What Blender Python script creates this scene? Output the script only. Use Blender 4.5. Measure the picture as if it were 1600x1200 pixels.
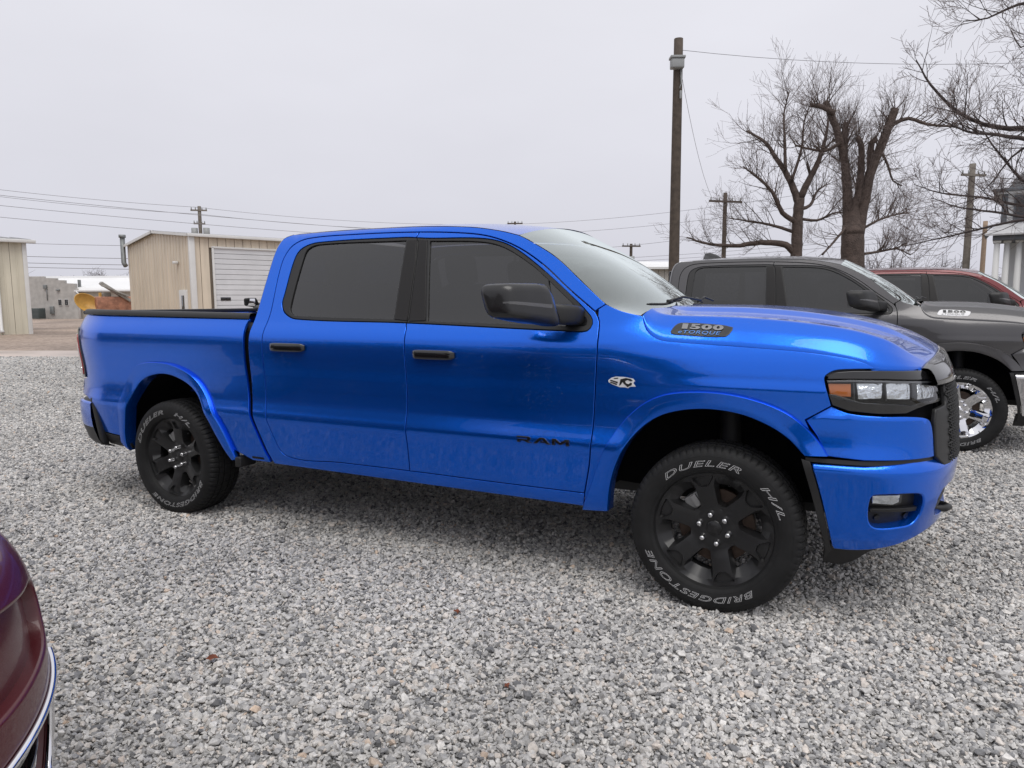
import bpy, bmesh, math, random
import numpy as np
from mathutils import Vector, Matrix
from mathutils.geometry import delaunay_2d_cdt
random.seed(7); RNG = np.random.default_rng(7)
for o in list(bpy.data.objects): bpy.data.objects.remove(o)
SC = bpy.context.scene; COL = SC.collection
PI = math.pi; R = math.radians

# ------------------------------------------------------------------ camera
CAM_POS = Vector((.605, -4.2902, 1.4708)); YAW, PITCH, ROLL, FPX = .4609, -.1162, -.0052, 1117.0
cd = bpy.data.cameras.new('camera'); cam = bpy.data.objects.new('camera', cd); COL.objects.link(cam)
cd.sensor_fit = 'HORIZONTAL'; cd.sensor_width = 36.0; cd.lens = FPX / 1600 * 36.0
cd.clip_start = .05; cd.clip_end = 2000
_f = Vector((-math.sin(YAW) * math.cos(PITCH), math.cos(YAW) * math.cos(PITCH), math.sin(PITCH)))
_r = Vector((math.cos(YAW), math.sin(YAW), 0)); _u = _r.cross(_f)
_R = _r * math.cos(ROLL) + _u * math.sin(ROLL); _U = -_r * math.sin(ROLL) + _u * math.cos(ROLL)
m3 = Matrix((_R, _U, -_f)).transposed()
cam.matrix_world = Matrix.Translation(CAM_POS) @ m3.to_4x4()
SC.camera = cam
SC.render.resolution_x, SC.render.resolution_y = 1024, 768

# ------------------------------------------------------------------ world: flat overcast, one soft sun
SUN_EL, SUN_AZ = R(62), R(140)          # azimuth measured from +Y clockwise
w = bpy.data.worlds.new('World'); SC.world = w; w.use_nodes = True
nt = w.node_tree; nt.nodes.clear()
out = nt.nodes.new('ShaderNodeOutputWorld'); bg = nt.nodes.new('ShaderNodeBackground'); bg.inputs[1].default_value = .1
sky = nt.nodes.new('ShaderNodeTexSky'); sky.sky_type = 'NISHITA'; sky.sun_disc = False
sky.sun_elevation = SUN_EL; sky.sun_rotation = SUN_AZ; sky.air_density = 1.0; sky.dust_density = 4.0
hsv = nt.nodes.new('ShaderNodeHueSaturation'); hsv.inputs['Saturation'].default_value = .15
tc = nt.nodes.new('ShaderNodeTexCoord'); sx = nt.nodes.new('ShaderNodeSeparateXYZ')
rmp = nt.nodes.new('ShaderNodeValToRGB'); e = rmp.color_ramp.elements
e[0].position = 0.0; e[0].color = (.66, .66, .735, 1); e[1].position = .5; e[1].color = (.84, .84, .90, 1)
x = e.new(1.0); x.color = (1.0, 1.0, 1.03, 1)
cn = nt.nodes.new('ShaderNodeTexNoise'); cn.inputs['Scale'].default_value = 1.6; cn.inputs['Detail'].default_value = 5
cmap = nt.nodes.new('ShaderNodeMapping'); cmap.inputs['Scale'].default_value = (1, 1, 2.6)
cr = nt.nodes.new('ShaderNodeMapRange'); cr.inputs[1].default_value = .3; cr.inputs[2].default_value = .7; cr.inputs[3].default_value = 9.3; cr.inputs[4].default_value = 10.3
sc_ = nt.nodes.new('ShaderNodeVectorMath'); sc_.operation = 'SCALE'
mx = nt.nodes.new('ShaderNodeMix'); mx.data_type = 'RGBA'; mx.inputs[0].default_value = .9
L = nt.links.new
L(tc.outputs['Generated'], sx.inputs[0]); L(sx.outputs[2], rmp.inputs[0]); L(tc.outputs['Generated'], cmap.inputs[0]); L(cmap.outputs[0], cn.inputs['Vector'])
L(cn.outputs[0], cr.inputs[0]); L(rmp.outputs[0], sc_.inputs[0]); L(cr.outputs[0], sc_.inputs['Scale'])
L(sky.outputs[0], hsv.inputs['Color']); L(hsv.outputs[0], mx.inputs[6]); L(sc_.outputs[0], mx.inputs[7]); L(mx.outputs[2], bg.inputs[0]); L(bg.outputs[0], out.inputs[0])
sl = bpy.data.lights.new('sun', 'SUN'); sl.energy = 1.5; sl.angle = R(42); sl.color = (1, .97, .93)
so = bpy.data.objects.new('sun', sl); COL.objects.link(so); so.location = (0, 0, 30)
sd = Vector((math.sin(SUN_AZ) * math.cos(SUN_EL), math.cos(SUN_AZ) * math.cos(SUN_EL), math.sin(SUN_EL)))
so.rotation_euler = sd.to_track_quat('Z', 'Y').to_euler()
SC.view_settings.view_transform = 'Standard'; SC.view_settings.look = 'None'; SC.view_settings.gamma = 1; SC.view_settings.use_curve_mapping = False
SC.view_settings.exposure = 0.1
SC.render.engine = 'CYCLES'
SC.cycles.max_bounces = 8; SC.cycles.transparent_max_bounces = 16; SC.cycles.transmission_bounces = 6

# ------------------------------------------------------------------ materials
MATS = {}
def mat(name, color=(.5, .5, .5), rough=.5, metal=0.0, coat=0.0, coat_rough=.03, spec=.5, noise=None, bump=None, emit=None, flake=None):
    """noise=(scale, amount, detail), bump=(scale, strength, distance)"""
    if name in MATS: return MATS[name]
    m = bpy.data.materials.new(name); m.use_nodes = True; t = m.node_tree; b = t.nodes['Principled BSDF']
    b.inputs['Base Color'].default_value = (*color, 1); b.inputs['Roughness'].default_value = rough
    b.inputs['Metallic'].default_value = metal; b.inputs['Coat Weight'].default_value = coat
    b.inputs['Coat Roughness'].default_value = coat_rough; b.inputs['Specular IOR Level'].default_value = spec
    tc = None
    def coord():
        nonlocal tc
        if tc is None: tc = t.nodes.new('ShaderNodeTexCoord')
        return tc.outputs['Object']
    if noise:
        n = t.nodes.new('ShaderNodeTexNoise'); n.inputs['Scale'].default_value = noise[0]; n.inputs['Detail'].default_value = noise[2] if len(noise) > 2 else 4
        t.links.new(coord(), n.inputs['Vector'])
        r = t.nodes.new('ShaderNodeMapRange'); r.inputs[1].default_value = .25; r.inputs[2].default_value = .75
        r.inputs[3].default_value = 1 - noise[1]; r.inputs[4].default_value = 1 + noise[1]
        t.links.new(n.outputs[0], r.inputs[0])
        v = t.nodes.new('ShaderNodeVectorMath'); v.operation = 'SCALE'; v.inputs[0].default_value = color
        t.links.new(r.outputs[0], v.inputs['Scale']); t.links.new(v.outputs[0], b.inputs['Base Color'])
    if bump:
        n = t.nodes.new('ShaderNodeTexNoise'); n.inputs['Scale'].default_value = bump[0]; n.inputs['Detail'].default_value = 3
        t.links.new(coord(), n.inputs['Vector'])
        bp = t.nodes.new('ShaderNodeBump'); bp.inputs['Strength'].default_value = bump[1]; bp.inputs['Distance'].default_value = bump[2]
        t.links.new(n.outputs[0], bp.inputs['Height']); t.links.new(bp.outputs[0], b.inputs['Normal'])
    if emit: b.inputs['Emission Color'].default_value = (*emit, 1); b.inputs['Emission Strength'].default_value = 1
    MATS[name] = m; return m
def paint(name, color, flake=.2, metal=.45, rough=.34, drops=True, coat=.8):
    """metallic clear-coated car paint, wet with scattered rain beads"""
    if name in MATS: return MATS[name]
    m = mat(name, color, rough, metal, coat=coat, coat_rough=.02)
    t = m.node_tree; b = t.nodes['Principled BSDF']; L = t.links.new
    tc = t.nodes.new('ShaderNodeTexCoord')
    # flakes tilt the base normal a little
    vf = t.nodes.new('ShaderNodeTexVoronoi'); vf.inputs['Scale'].default_value = 700
    L(tc.outputs['Object'], vf.inputs['Vector'])
    sub = t.nodes.new('ShaderNodeVectorMath'); sub.operation = 'SUBTRACT'; sub.inputs[1].default_value = (.5, .5, .5)
    L(vf.outputs['Color'], sub.inputs[0])
    scl = t.nodes.new('ShaderNodeVectorMath'); scl.operation = 'SCALE'; scl.inputs['Scale'].default_value = flake * .45
    L(sub.outputs[0], scl.inputs[0])
    geo = t.nodes.new('ShaderNodeNewGeometry'); ad = t.nodes.new('ShaderNodeVectorMath'); ad.operation = 'ADD'
    L(geo.outputs['Normal'], ad.inputs[0]); L(scl.outputs[0], ad.inputs[1])
    nm = t.nodes.new('ShaderNodeVectorMath'); nm.operation = 'NORMALIZE'; L(ad.outputs[0], nm.inputs[0]); L(nm.outputs[0], b.inputs['Normal'])
    if drops:
        # rain beads: small domes, denser in patches
        v = t.nodes.new('ShaderNodeTexVoronoi'); v.inputs['Scale'].default_value = 85; v.inputs['Randomness'].default_value = 1
        L(tc.outputs['Object'], v.inputs['Vector'])
        n = t.nodes.new('ShaderNodeTexNoise'); n.inputs['Scale'].default_value = 3.0; n.inputs['Detail'].default_value = 4
        L(tc.outputs['Object'], n.inputs['Vector'])
        # bead radius depends on the cell's own random colour and the patch noise
        sp = t.nodes.new('ShaderNodeSeparateColor'); L(v.outputs['Color'], sp.inputs[0])
        r1 = t.nodes.new('ShaderNodeMapRange'); r1.inputs[1].default_value = .38; r1.inputs[2].default_value = .70; r1.inputs[3].default_value = .04; r1.inputs[4].default_value = .50
        L(n.outputs[0], r1.inputs[0])
        mu = t.nodes.new('ShaderNodeMath'); mu.operation = 'MULTIPLY'; L(sp.outputs[0], mu.inputs[0]); L(r1.outputs[0], mu.inputs[1])
        hh = t.nodes.new('ShaderNodeMath'); hh.operation = 'SUBTRACT'; L(mu.outputs[0], hh.inputs[0]); L(v.outputs['Distance'], hh.inputs[1])
        cl = t.nodes.new('ShaderNodeMath'); cl.operation = 'MAXIMUM'; cl.inputs[1].default_value = 0; L(hh.outputs[0], cl.inputs[0])
        bp = t.nodes.new('ShaderNodeBump'); bp.inputs['Strength'].default_value = 1.0; bp.inputs['Distance'].default_value = .03
        L(cl.outputs[0], bp.inputs['Height']); L(bp.outputs[0], b.inputs['Coat Normal'])
    return m
def glass(name, tint=(.06, .06, .065), rough=.0, reflect=1.0, gcol=(1, 1, 1)):
    if name in MATS: return MATS[name]
    m = bpy.data.materials.new(name); m.use_nodes = True; t = m.node_tree; t.nodes.clear(); L = t.links.new
    o = t.nodes.new('ShaderNodeOutputMaterial'); tr = t.nodes.new('ShaderNodeBsdfTransparent'); tr.inputs[0].default_value = (*tint, 1)
    gl = t.nodes.new('ShaderNodeBsdfGlossy'); gl.inputs['Roughness'].default_value = rough; gl.inputs[0].default_value = (*gcol, 1)
    fr = t.nodes.new('ShaderNodeFresnel'); fr.inputs[0].default_value = 1.5
    mp = t.nodes.new('ShaderNodeMath'); mp.operation = 'MULTIPLY'; mp.inputs[1].default_value = reflect; mp.use_clamp = True
    ge = t.nodes.new('ShaderNodeNewGeometry'); mri = t.nodes.new('ShaderNodeMapRange'); mri.inputs[3].default_value = 1.5; mri.inputs[4].default_value = 1 / 1.5
    L(ge.outputs['Backfacing'], mri.inputs[0]); L(mri.outputs[0], fr.inputs[0])      # thin sheet: the same reflectance from both sides
    mxs = t.nodes.new('ShaderNodeMixShader')
    L(fr.outputs[0], mp.inputs[0]); L(mp.outputs[0], mxs.inputs[0]); L(tr.outputs[0], mxs.inputs[1]); L(gl.outputs[0], mxs.inputs[2]); L(mxs.outputs[0], o.inputs[0])
    MATS[name] = m; return m
BLUE = paint('blue_paint', (.0004, .130, .74), metal=.80, rough=.19, coat=.62)
GREY = paint('grey_paint', (.075, .073, .076), metal=.6, rough=.28, coat=.6)
CHARCOAL = paint('charcoal_paint', (.012, .012, .013), metal=.4)
RED = paint('red_paint', (.105, .007, .011), metal=.5)
MAROON = paint('maroon_paint', (.075, .006, .010), metal=.1, drops=False, coat=.35)
BLACKPL = mat('black_plastic', (.012, .012, .0125), .5, bump=(900, .15, .001))
BLACKGL = mat('gloss_black', (.008, .008, .009), .12, coat=.6)
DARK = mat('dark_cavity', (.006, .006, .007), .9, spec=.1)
RUBBER = mat('tyre_rubber', (.011, .011, .0115), .68, noise=(14, .3), spec=.3)
WHEELBLK = mat('satin_black_wheel', (.026, .026, .027), .30, metal=.4)
PILLAR = mat('pillar_black', (.012, .011, .011), .34, spec=.3)
CHROME = mat('chrome', (.78, .78, .80), .07, metal=1.0)
STEEL = mat('lug_steel', (.62, .62, .63), .22, metal=1.0)
RUST = mat('brake_rotor', (.075, .052, .040), .55, metal=.6, noise=(30, .3))
CALIPER = mat('brake_caliper', (.30, .30, .30), .5, metal=.5)
WHITEPRINT = mat('white_lettering', (.72, .72, .73), .6)
AMBER = mat('amber_lens', (.62, .17, .03), .25, coat=.5)
REDLENS = mat('red_lens', (.30, .012, .015), .12, coat=1.0)
REFLECTOR = mat('lamp_reflector', (.90, .91, .93), .14, metal=.9, bump=(26, .8, .02))
TINT = glass('tinted_glass', (.11, .11, .115), reflect=1.8)
WSGLASS = glass('windscreen_glass', (.50, .56, .53), reflect=2.4, gcol=(.93, 1.0, .97))
CLEAR = glass('lamp_cover', (.80, .82, .83), reflect=1.2)
SEAT = mat('seat_fabric', (.055, .055, .058), .8)
LINER = mat('bed_liner_blue', (.004, .05, .40), .4)
SIGNAL = mat('smoked_signal_lens', (.10, .10, .105), .18, coat=1.0, bump=(300, .4, .003))
HOUSING = mat('lamp_housing', (.16, .16, .17), .3, metal=.5)
MIRB = mat('mirror_black', (.013, .013, .014), .28, coat=.15)
BADGEGREY = mat('badge_grey', (.22, .22, .23), .35, metal=.5)
BADGEBLUE = mat('badge_blue', (.06, .22, .62), .4)

# ------------------------------------------------------------------ mesh helpers
def mesh_obj(name, verts, faces, material, parent=None, smooth=True, normals=None, kind=None):
    me = bpy.data.meshes.new(name); me.from_pydata([tuple(map(float, v)) for v in verts], [], [tuple(int(i) for i in f) for f in faces])
    if material: me.materials.append(material)
    if smooth: me.polygons.foreach_set('use_smooth', [True] * len(me.polygons))
    if normals is not None: me.normals_split_custom_set_from_vertices([tuple(map(float, n)) for n in normals])
    me.update()
    o = bpy.data.objects.new(name, me); COL.objects.link(o)
    if parent: o.parent = parent
    if kind: o['kind'] = kind
    return o
def tag(o, label, cat, group=None):
    o['label'] = label; o['category'] = cat
    if group: o['group'] = group
    return o
def empty(name, loc=(0, 0, 0), rz=0, label=None, cat=None, group=None):
    o = bpy.data.objects.new(name, None); COL.objects.link(o); o.location = loc; o.rotation_euler = (0, 0, rz); o.empty_display_size = .2
    if label: tag(o, label, cat, group)
    return o
class MB:
    """collects simple shapes into one mesh"""
    def __init__(s): s.v = []; s.f = []
    def add(s, v, f):
        b = len(s.v); s.v += [tuple(map(float, p)) for p in v]; s.f += [tuple(i + b for i in q) for q in f]; return s
    def box(s, c, d, rot=None, bev=0.0):
        bm = bmesh.new(); bmesh.ops.create_cube(bm, size=1)
        bmesh.ops.scale(bm, vec=Vector(d), verts=bm.verts)
        if bev > 0: bmesh.ops.bevel(bm, geom=list(bm.edges), offset=min(bev, .45 * min(d)), segments=2, affect='EDGES', profile=.6)
        if rot is not None: bmesh.ops.transform(bm, matrix=rot.to_4x4(), verts=bm.verts)
        bmesh.ops.translate(bm, vec=Vector(c), verts=bm.verts)
        bm.verts.index_update()
        s.add([v.co[:] for v in bm.verts], [[v.index for v in f.verts] for f in bm.faces]); bm.free(); return s
    def tube(s, pts, rad, n=8, cap=True):
        pts = [Vector(p) for p in pts]; rr = rad if hasattr(rad, '__len__') else [rad] * len(pts)
        vs = []; fs = []; up = Vector((0, 0, 1)); prev = None
        for i, p in enumerate(pts):
            d = (pts[min(i + 1, len(pts) - 1)] - pts[max(i - 1, 0)]).normalized()
            if prev is None:
                a = d.cross(up if abs(d.z) < .95 else Vector((1, 0, 0))).normalized()
            else:
                a = (prev - d * prev.dot(d))
                a = a.normalized() if a.length > 1e-6 else d.orthogonal().normalized()
            prev = a; b = d.cross(a)
            for k in range(n):
                t = 2 * PI * k / n; vs.append(p + (a * math.cos(t) + b * math.sin(t)) * rr[i])
        for i in range(len(pts) - 1):
            for k in range(n): fs.append((i * n + k, i * n + (k + 1) % n, (i + 1) * n + (k + 1) % n, (i + 1) * n + k))
        if cap: fs.append(tuple(range(n))[::-1]); fs.append(tuple((len(pts) - 1) * n + k for k in range(n)))
        return s.add(vs, fs)
    def prism(s, poly, d0, d1):
        """poly: list of 3D points; extruded by vectors d0..d1"""
        n = len(poly); a = [Vector(p) + Vector(d0) for p in poly]; b = [Vector(p) + Vector(d1) for p in poly]
        return s.add(a + b, [tuple(range(n))[::-1], tuple(range(n, 2 * n))] + [(i, (i + 1) % n, n + (i + 1) % n, n + i) for i in range(n)])
    def grid(s, P, closeu=False):
        P = np.asarray(P); a, b = P.shape[:2]
        fs = []
        for i in range(a - 1):
            for j in range(b - 1 + (1 if closeu else 0)):
                j2 = (j + 1) % b; fs.append((i * b + j, i * b + j2, (i + 1) * b + j2, (i + 1) * b + j))
        return s.add(P.reshape(-1, 3), fs)
    def build(s, name, material, parent=None, smooth=True, kind=None, autosmooth=None):
        o = mesh_obj(name, s.v, s.f, material, parent, smooth, kind=kind)
        if autosmooth is not None: sharp(o.data, autosmooth)
        return o
def sharp(me, deg):
    bm = bmesh.new(); bm.from_mesh(me)
    bmesh.ops.recalc_face_normals(bm, faces=bm.faces)
    for ed in bm.edges:
        if len(ed.link_faces) == 2 and ed.calc_face_angle(0) > R(deg): ed.smooth = False
    bm.to_mesh(me); bm.free()
def sharp_keep(me, deg):
    bm = bmesh.new(); bm.from_mesh(me)
    for ed in bm.edges:
        if len(ed.link_faces) == 2 and ed.calc_face_angle(0) > R(deg): ed.smooth = False
    bm.to_mesh(me); bm.free()
def mirror_obj(o, parent=None):
    me = o.data.copy(); n = len(me.vertices); co = np.empty(n * 3, np.float32); me.vertices.foreach_get('co', co)
    nr = None
    if me.has_custom_normals:
        nr = np.zeros((n, 3)); 
        cn_ = np.empty(len(me.loops) * 3, np.float32); me.corner_normals.foreach_get('vector', cn_); cn_ = cn_.reshape(-1, 3)
        li = np.empty(len(me.loops), np.int32); me.loops.foreach_get('vertex_index', li); nr[li] = cn_; nr[:, 1] *= -1
    co = co.reshape(-1, 3); co[:, 1] *= -1; me.vertices.foreach_set('co', co.ravel()); me.flip_normals()
    if nr is not None: me.normals_split_custom_set_from_vertices([tuple(map(float, v)) for v in nr])
    me.update()
    c = bpy.data.objects.new(o.name.split('.')[0], me); COL.objects.link(c); c.parent = parent if parent else o.parent
    return c
def pchip(xs, ys):
    xs = np.array(xs, float); ys = np.array(ys, float); h = np.diff(xs); dl = np.diff(ys) / h; m = np.zeros_like(xs)
    for i in range(1, len(xs) - 1):
        if dl[i - 1] * dl[i] > 0:
            w1 = 2 * h[i] + h[i - 1]; w2 = h[i] + 2 * h[i - 1]; m[i] = (w1 + w2) / (w1 / dl[i - 1] + w2 / dl[i])
    m[0] = dl[0]; m[-1] = dl[-1]
    def f(x):
        x = np.asarray(x, float); i = np.clip(np.searchsorted(xs, x) - 1, 0, len(xs) - 2); t = (x - xs[i]) / h[i]; q = np.clip(t, 0, 1)
        v = ys[i] * (2 * q**3 - 3 * q**2 + 1) + h[i] * m[i] * (q**3 - 2 * q**2 + q) + ys[i + 1] * (-2 * q**3 + 3 * q**2) + h[i] * m[i + 1] * (q**3 - q**2)
        return v + np.where(t < 0, m[0] * (x - xs[0]), 0) + np.where(t > 1, m[-1] * (x - xs[-1]), 0)
    return f
def sstep(a, b, x):
    t = np.clip((x - a) / (b - a), 0, 1); return t * t * (3 - 2 * t)
def smooth_curve(pts, closed=False, corners=(), step=.03):
    """Catmull-Rom through pts; corner indices stay sharp"""
    P = np.array(pts, float); n = len(P); corners = set(c % n for c in corners); out = []
    segs = n if closed else n - 1
    for i in range(segs):
        a = P[i]; b = P[(i + 1) % n]
        p0 = P[(i - 1) % n] if (closed or i > 0) else 2 * a - b
        p3 = P[(i + 2) % n] if (closed or i + 2 < n) else 2 * b - a
        if i in corners: p0 = 2 * a - b
        if (i + 1) % n in corners: p3 = 2 * b - a
        d = np.linalg.norm(b - a) + 1e-9
        m1 = (b - p0) / (np.linalg.norm(a - p0) + d) * d; m2 = (p3 - a) / (np.linalg.norm(p3 - b) + d) * d
        k = max(1, int(math.ceil(d / step)))
        for j in range(k):
            t = j / k
            out.append(a * (2 * t**3 - 3 * t**2 + 1) + m1 * (t**3 - 2 * t**2 + t) + b * (-2 * t**3 + 3 * t**2) + m2 * (t**3 - t**2))
    if not closed: out.append(P[-1])
    return np.array(out)
def densify(pts, step=.03, closed=True):
    P = np.array(pts, float); out = []
    for i in range(len(P) if closed else len(P) - 1):
        a = P[i]; b = P[(i + 1) % len(P)]; k = max(1, int(math.ceil(np.linalg.norm(b - a) / step)))
        for j in range(k): out.append(a + (b - a) * j / k)
    if not closed: out.append(P[-1])
    return np.array(out)
def area2(P): x, y = P[:, 0], P[:, 1]; return .5 * np.sum(x * np.roll(y, -1) - np.roll(x, -1) * y)
def clean(P, eps=1e-4):
    out = [P[0]]
    for p in P[1:]:
        if np.linalg.norm(p - out[-1]) > eps: out.append(p)
    if np.linalg.norm(out[0] - out[-1]) < eps: out.pop()
    return np.array(out)
def inset(P, d):
    """P counter-clockwise -> moved inwards by d"""
    a = P - np.roll(P, 1, 0); b = np.roll(P, -1, 0) - P
    a /= np.linalg.norm(a, axis=1)[:, None] + 1e-12; b /= np.linalg.norm(b, axis=1)[:, None] + 1e-12
    na = np.stack([-a[:, 1], a[:, 0]], 1); nb = np.stack([-b[:, 1], b[:, 0]], 1); n = na + nb
    l = np.linalg.norm(n, axis=1)[:, None]; n = n / (l + 1e-9); c = np.clip((n * na).sum(1), .45, 1)[:, None]
    return P + n * d / c
def inside(P, Q):
    """points Q inside polygon P"""
    x, y = Q[:, 0][:, None], Q[:, 1][:, None]; x0, y0 = P[:, 0][None], P[:, 1][None]; x1, y1 = np.roll(P[:, 0], -1)[None], np.roll(P[:, 1], -1)[None]
    c = ((y0 > y) != (y1 > y)) & (x < (x1 - x0) * (y - y0) / (y1 - y0 + 1e-15) + x0)
    return (c.sum(1) % 2) == 1
def edge_dist(P, Q):
    a = P[None]; b = np.roll(P, -1, 0)[None]; q = Q[:, None]; ab = b - a
    t = np.clip(((q - a) * ab).sum(2) / ((ab**2).sum(2) + 1e-12), 0, 1)
    return np.sqrt((((a + ab * t[..., None]) - q)**2).sum(2)).min(1)
def triangulate(loops, pts):
    V = []; E = []
    for l in loops:
        b = len(V); n = len(l); V += [tuple(p) for p in l]; E += [(b + i, b + (i + 1) % n) for i in range(n)]
    V += [tuple(p) for p in pts]
    r = delaunay_2d_cdt([Vector(v) for v in V], E, [], 0, 1e-7)
    vo = np.array([v[:] for v in r[0]]); T = np.array([f for f in r[2] if len(f) == 3]); src = r[3]
    c = vo[T].mean(1); k = inside(loops[0], c)
    for h in loops[1:]: k &= ~inside(h, c)
    return vo, T[k], src
def surf_panel(name, F, outer, material, parent, holes=(), off=0.0, gap=.0025, rad=.003, lip=.018, ds=.06, dz=.022, hlip=None):
    """a sheet on the surface F(a, b, off) cut to a polygon, with rounded turned-in edges"""
    outer = clean(np.array(outer)); 
    if area2(outer) < 0: outer = outer[::-1]
    hs = []
    for h in holes:
        h = clean(np.array(h)); 
        if area2(h) > 0: h = h[::-1]
        hs.append(h)
    rims = [inset(l, gap) for l in [outer] + hs]; tops = [inset(l, gap + rad) for l in [outer] + hs]
    lo = outer.min(0); hi = outer.max(0)
    g = np.stack(np.meshgrid(np.arange(lo[0] + ds / 2, hi[0], ds), np.arange(lo[1] + dz / 2, hi[1], dz)), -1).reshape(-1, 2)
    if len(g):
        g = g[inside(tops[0], g)]
        for h in tops[1:]:
            if len(g): g = g[~inside(h, g)]
        for l in tops:
            if len(g): g = g[edge_dist(l, g) > .012]
    vo, T, src = triangulate(tops, g)
    def P3(q, o): return F(q[:, 0], q[:, 1], o)
    def N3(q):
        e_ = 1.5e-3
        a = P3(q + [e_, 0], off) - P3(q - [e_, 0], off); b = P3(q + [0, e_], off) - P3(q - [0, e_], off)
        n = np.cross(a, b); return n / (np.linalg.norm(n, axis=1)[:, None] + 1e-12)
    V = P3(vo, off); N = N3(vo); base = len(V); F_ = [tuple(t) for t in T]
    # orientation: want triangles facing along N
    t0 = T[:200]; fn = np.cross(V[t0[:, 1]] - V[t0[:, 0]], V[t0[:, 2]] - V[t0[:, 0]]); 
    if (fn * N[t0[:, 0]]).sum() < 0: F_ = [f[::-1] for f in F_]
    VV = [V]; NN = [N]; cnt = base
    for top, rim in zip(tops, rims):
        n = len(top)
        A = P3(top, off); nA = N3(top); B = P3(rim, off); nB = N3(rim); out_ = B - A; out_ /= np.linalg.norm(out_, axis=1)[:, None] + 1e-12
        r0 = A; r1 = A + (B - A) * .7 - nB * rad * .3; r2 = B - nB * rad; r3 = B - nB * lip
        VV += [r0, r1, r2, r3]; NN += [nA, (nA * .72 + out_ * .7), out_, out_]
        for k in range(3):
            for i in range(n):
                j = (i + 1) % n; a, b = cnt + k * n, cnt + (k + 1) * n; F_.append((a + i, b + i, b + j, a + j))
        cnt += 4 * n
    VV = np.concatenate(VV); NN = np.concatenate(NN); NN /= np.linalg.norm(NN, axis=1)[:, None] + 1e-12
    return mesh_obj(name, VV, F_, material, parent, True, NN)

# ------------------------------------------------------------------ pickup body: side + nose surface (s runs along the plan outline, z up)
DS = pchip([.40, .435, .50, .60, .70, .738, .755, .80, .86, .92, 1.0, 1.08, 1.15, 1.2, 1.26, 1.30, 1.35, 1.40, 1.50, 1.60, 1.75, 1.85, 1.89, 1.93],
           [-.085, -.062, -.044, -.027, -.006, .0035, .0045, -.0035, -.0135, -.0165, -.0125, -.004, .002, .003, -.003, -.018, -.045, -.066, -.104, -.143, -.205, -.252, -.278, -.335])
DF = pchip([.30, .40, .45, .49, .55, .60, .65, .72, .8, .95, 1.05, 1.12, 1.18, 1.24], [-.11, -.062, -.046, -.036, -.018, -.006, .0, .008, .0, -.01, -.025, -.045, -.08, -.14])
X0, XF = .30, 1.0
def _plan():
    t = np.linspace(0, PI / 2, 4001); n = 3.2
    x = np.concatenate([[X0], X0 + (XF - X0) * np.sin(t)**(2 / n)]); y = np.concatenate([[-1.0], -np.cos(t)**(2 / n)])
    s = X0 + np.concatenate([[0], np.cumsum(np.hypot(np.diff(x), np.diff(y)))])
    su = np.linspace(X0, s[-1], 400); xu = np.interp(su, s, x); yu = np.interp(su, s, y); tx = np.gradient(xu, su); ty = np.gradient(yu, su)
    for _ in range(6):
        tx[1:-1] = (tx[:-2] + tx[1:-1] * 2 + tx[2:]) / 4; ty[1:-1] = (ty[:-2] + ty[1:-1] * 2 + ty[2:]) / 4
    l = np.hypot(tx, ty); return su, xu, yu, tx / l, ty / l
SU, XU, YU, TXU, TYU = _plan(); SMAX = SU[-1]
def skin(s, z, off=0.0):
    s = np.asarray(s, float); z = np.asarray(z, float); k = s <= X0
    sc = np.minimum(s, SMAX); ex = np.maximum(s - SMAX, 0)
    x = np.where(k, s, np.interp(sc, SU, XU)); y = np.where(k, -1.0, np.interp(sc, SU, YU)) + ex
    tx = np.where(k, 1.0, np.interp(sc, SU, TXU)); ty = np.where(k, 0.0, np.interp(sc, SU, TYU)); nx, ny = ty, -tx
    wt = sstep(.45, 1.1, s); d = DS(z) * (1 - wt) + DF(z) * wt + off; f = sstep(-.55, .1, s) * (1 - wt)
    d = d - f * .24 * np.clip(z - 1.075, 0, 1) - f * 1.2 * np.clip(z - 1.06, 0, .05)**2 - f * 1.0 * np.clip(z - 1.18, 0, .2)**2 - .10 * np.clip((-4.30 - s) / .42, 0, 2)**2
    return np.stack([x + nx * d, y + ny * d, z + 0 * x], -1)

DOOR_LOOP = [(-2.646, .505), (-2.735, .657), (-2.764, .848), (-2.765, 1.03), (-2.763, 1.165), (-2.760, 1.288), (-2.748, 1.411), (-2.757, 1.646), (-2.748, 1.755), (-2.701, 1.829), (-2.595, 1.868), (-2.222, 1.878), (-1.762, 1.870), (-1.418, 1.846), (-1.251, 1.815), (-1.085, 1.752), (-.921, 1.654), (-.761, 1.529), (-.604, 1.415), (-.576, 1.368), (-.566, 1.224), (-.581, .987), (-.600, .710), (-.643, .497), (-1.158, .498), (-1.716, .503), (-2.179, .503)]
B_GAP = [(-1.756, 1.867), (-1.729, 1.698), (-1.701, 1.344), (-1.693, 1.108), (-1.700, .709), (-1.708, .503)]
TRIM = [(-2.669, 1.457), (-2.668, 1.520), (-2.654, 1.756), (-2.610, 1.810), (-2.498, 1.838), (-1.856, 1.842), (-1.678, 1.829), (-1.329, 1.813), (-1.167, 1.776), (-.998, 1.682), (-.757, 1.503), (-.625, 1.391), (-.611, 1.355), (-.631, 1.322), (-.725, 1.319), (-1.711, 1.350), (-2.529, 1.366), (-2.631, 1.403)]
RGLASS = [(-2.600, 1.434), (-2.590, 1.723), (-2.575, 1.795), (-2.495, 1.824), (-1.835, 1.822), (-1.808, 1.371), (-2.547, 1.388), (-2.583, 1.405)]
FGLASS = [(-1.665, 1.812), (-1.325, 1.793), (-1.178, 1.756), (-.995, 1.656), (-.890, 1.579), (-.822, 1.347), (-.882, 1.349), (-1.573, 1.361)]
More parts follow.
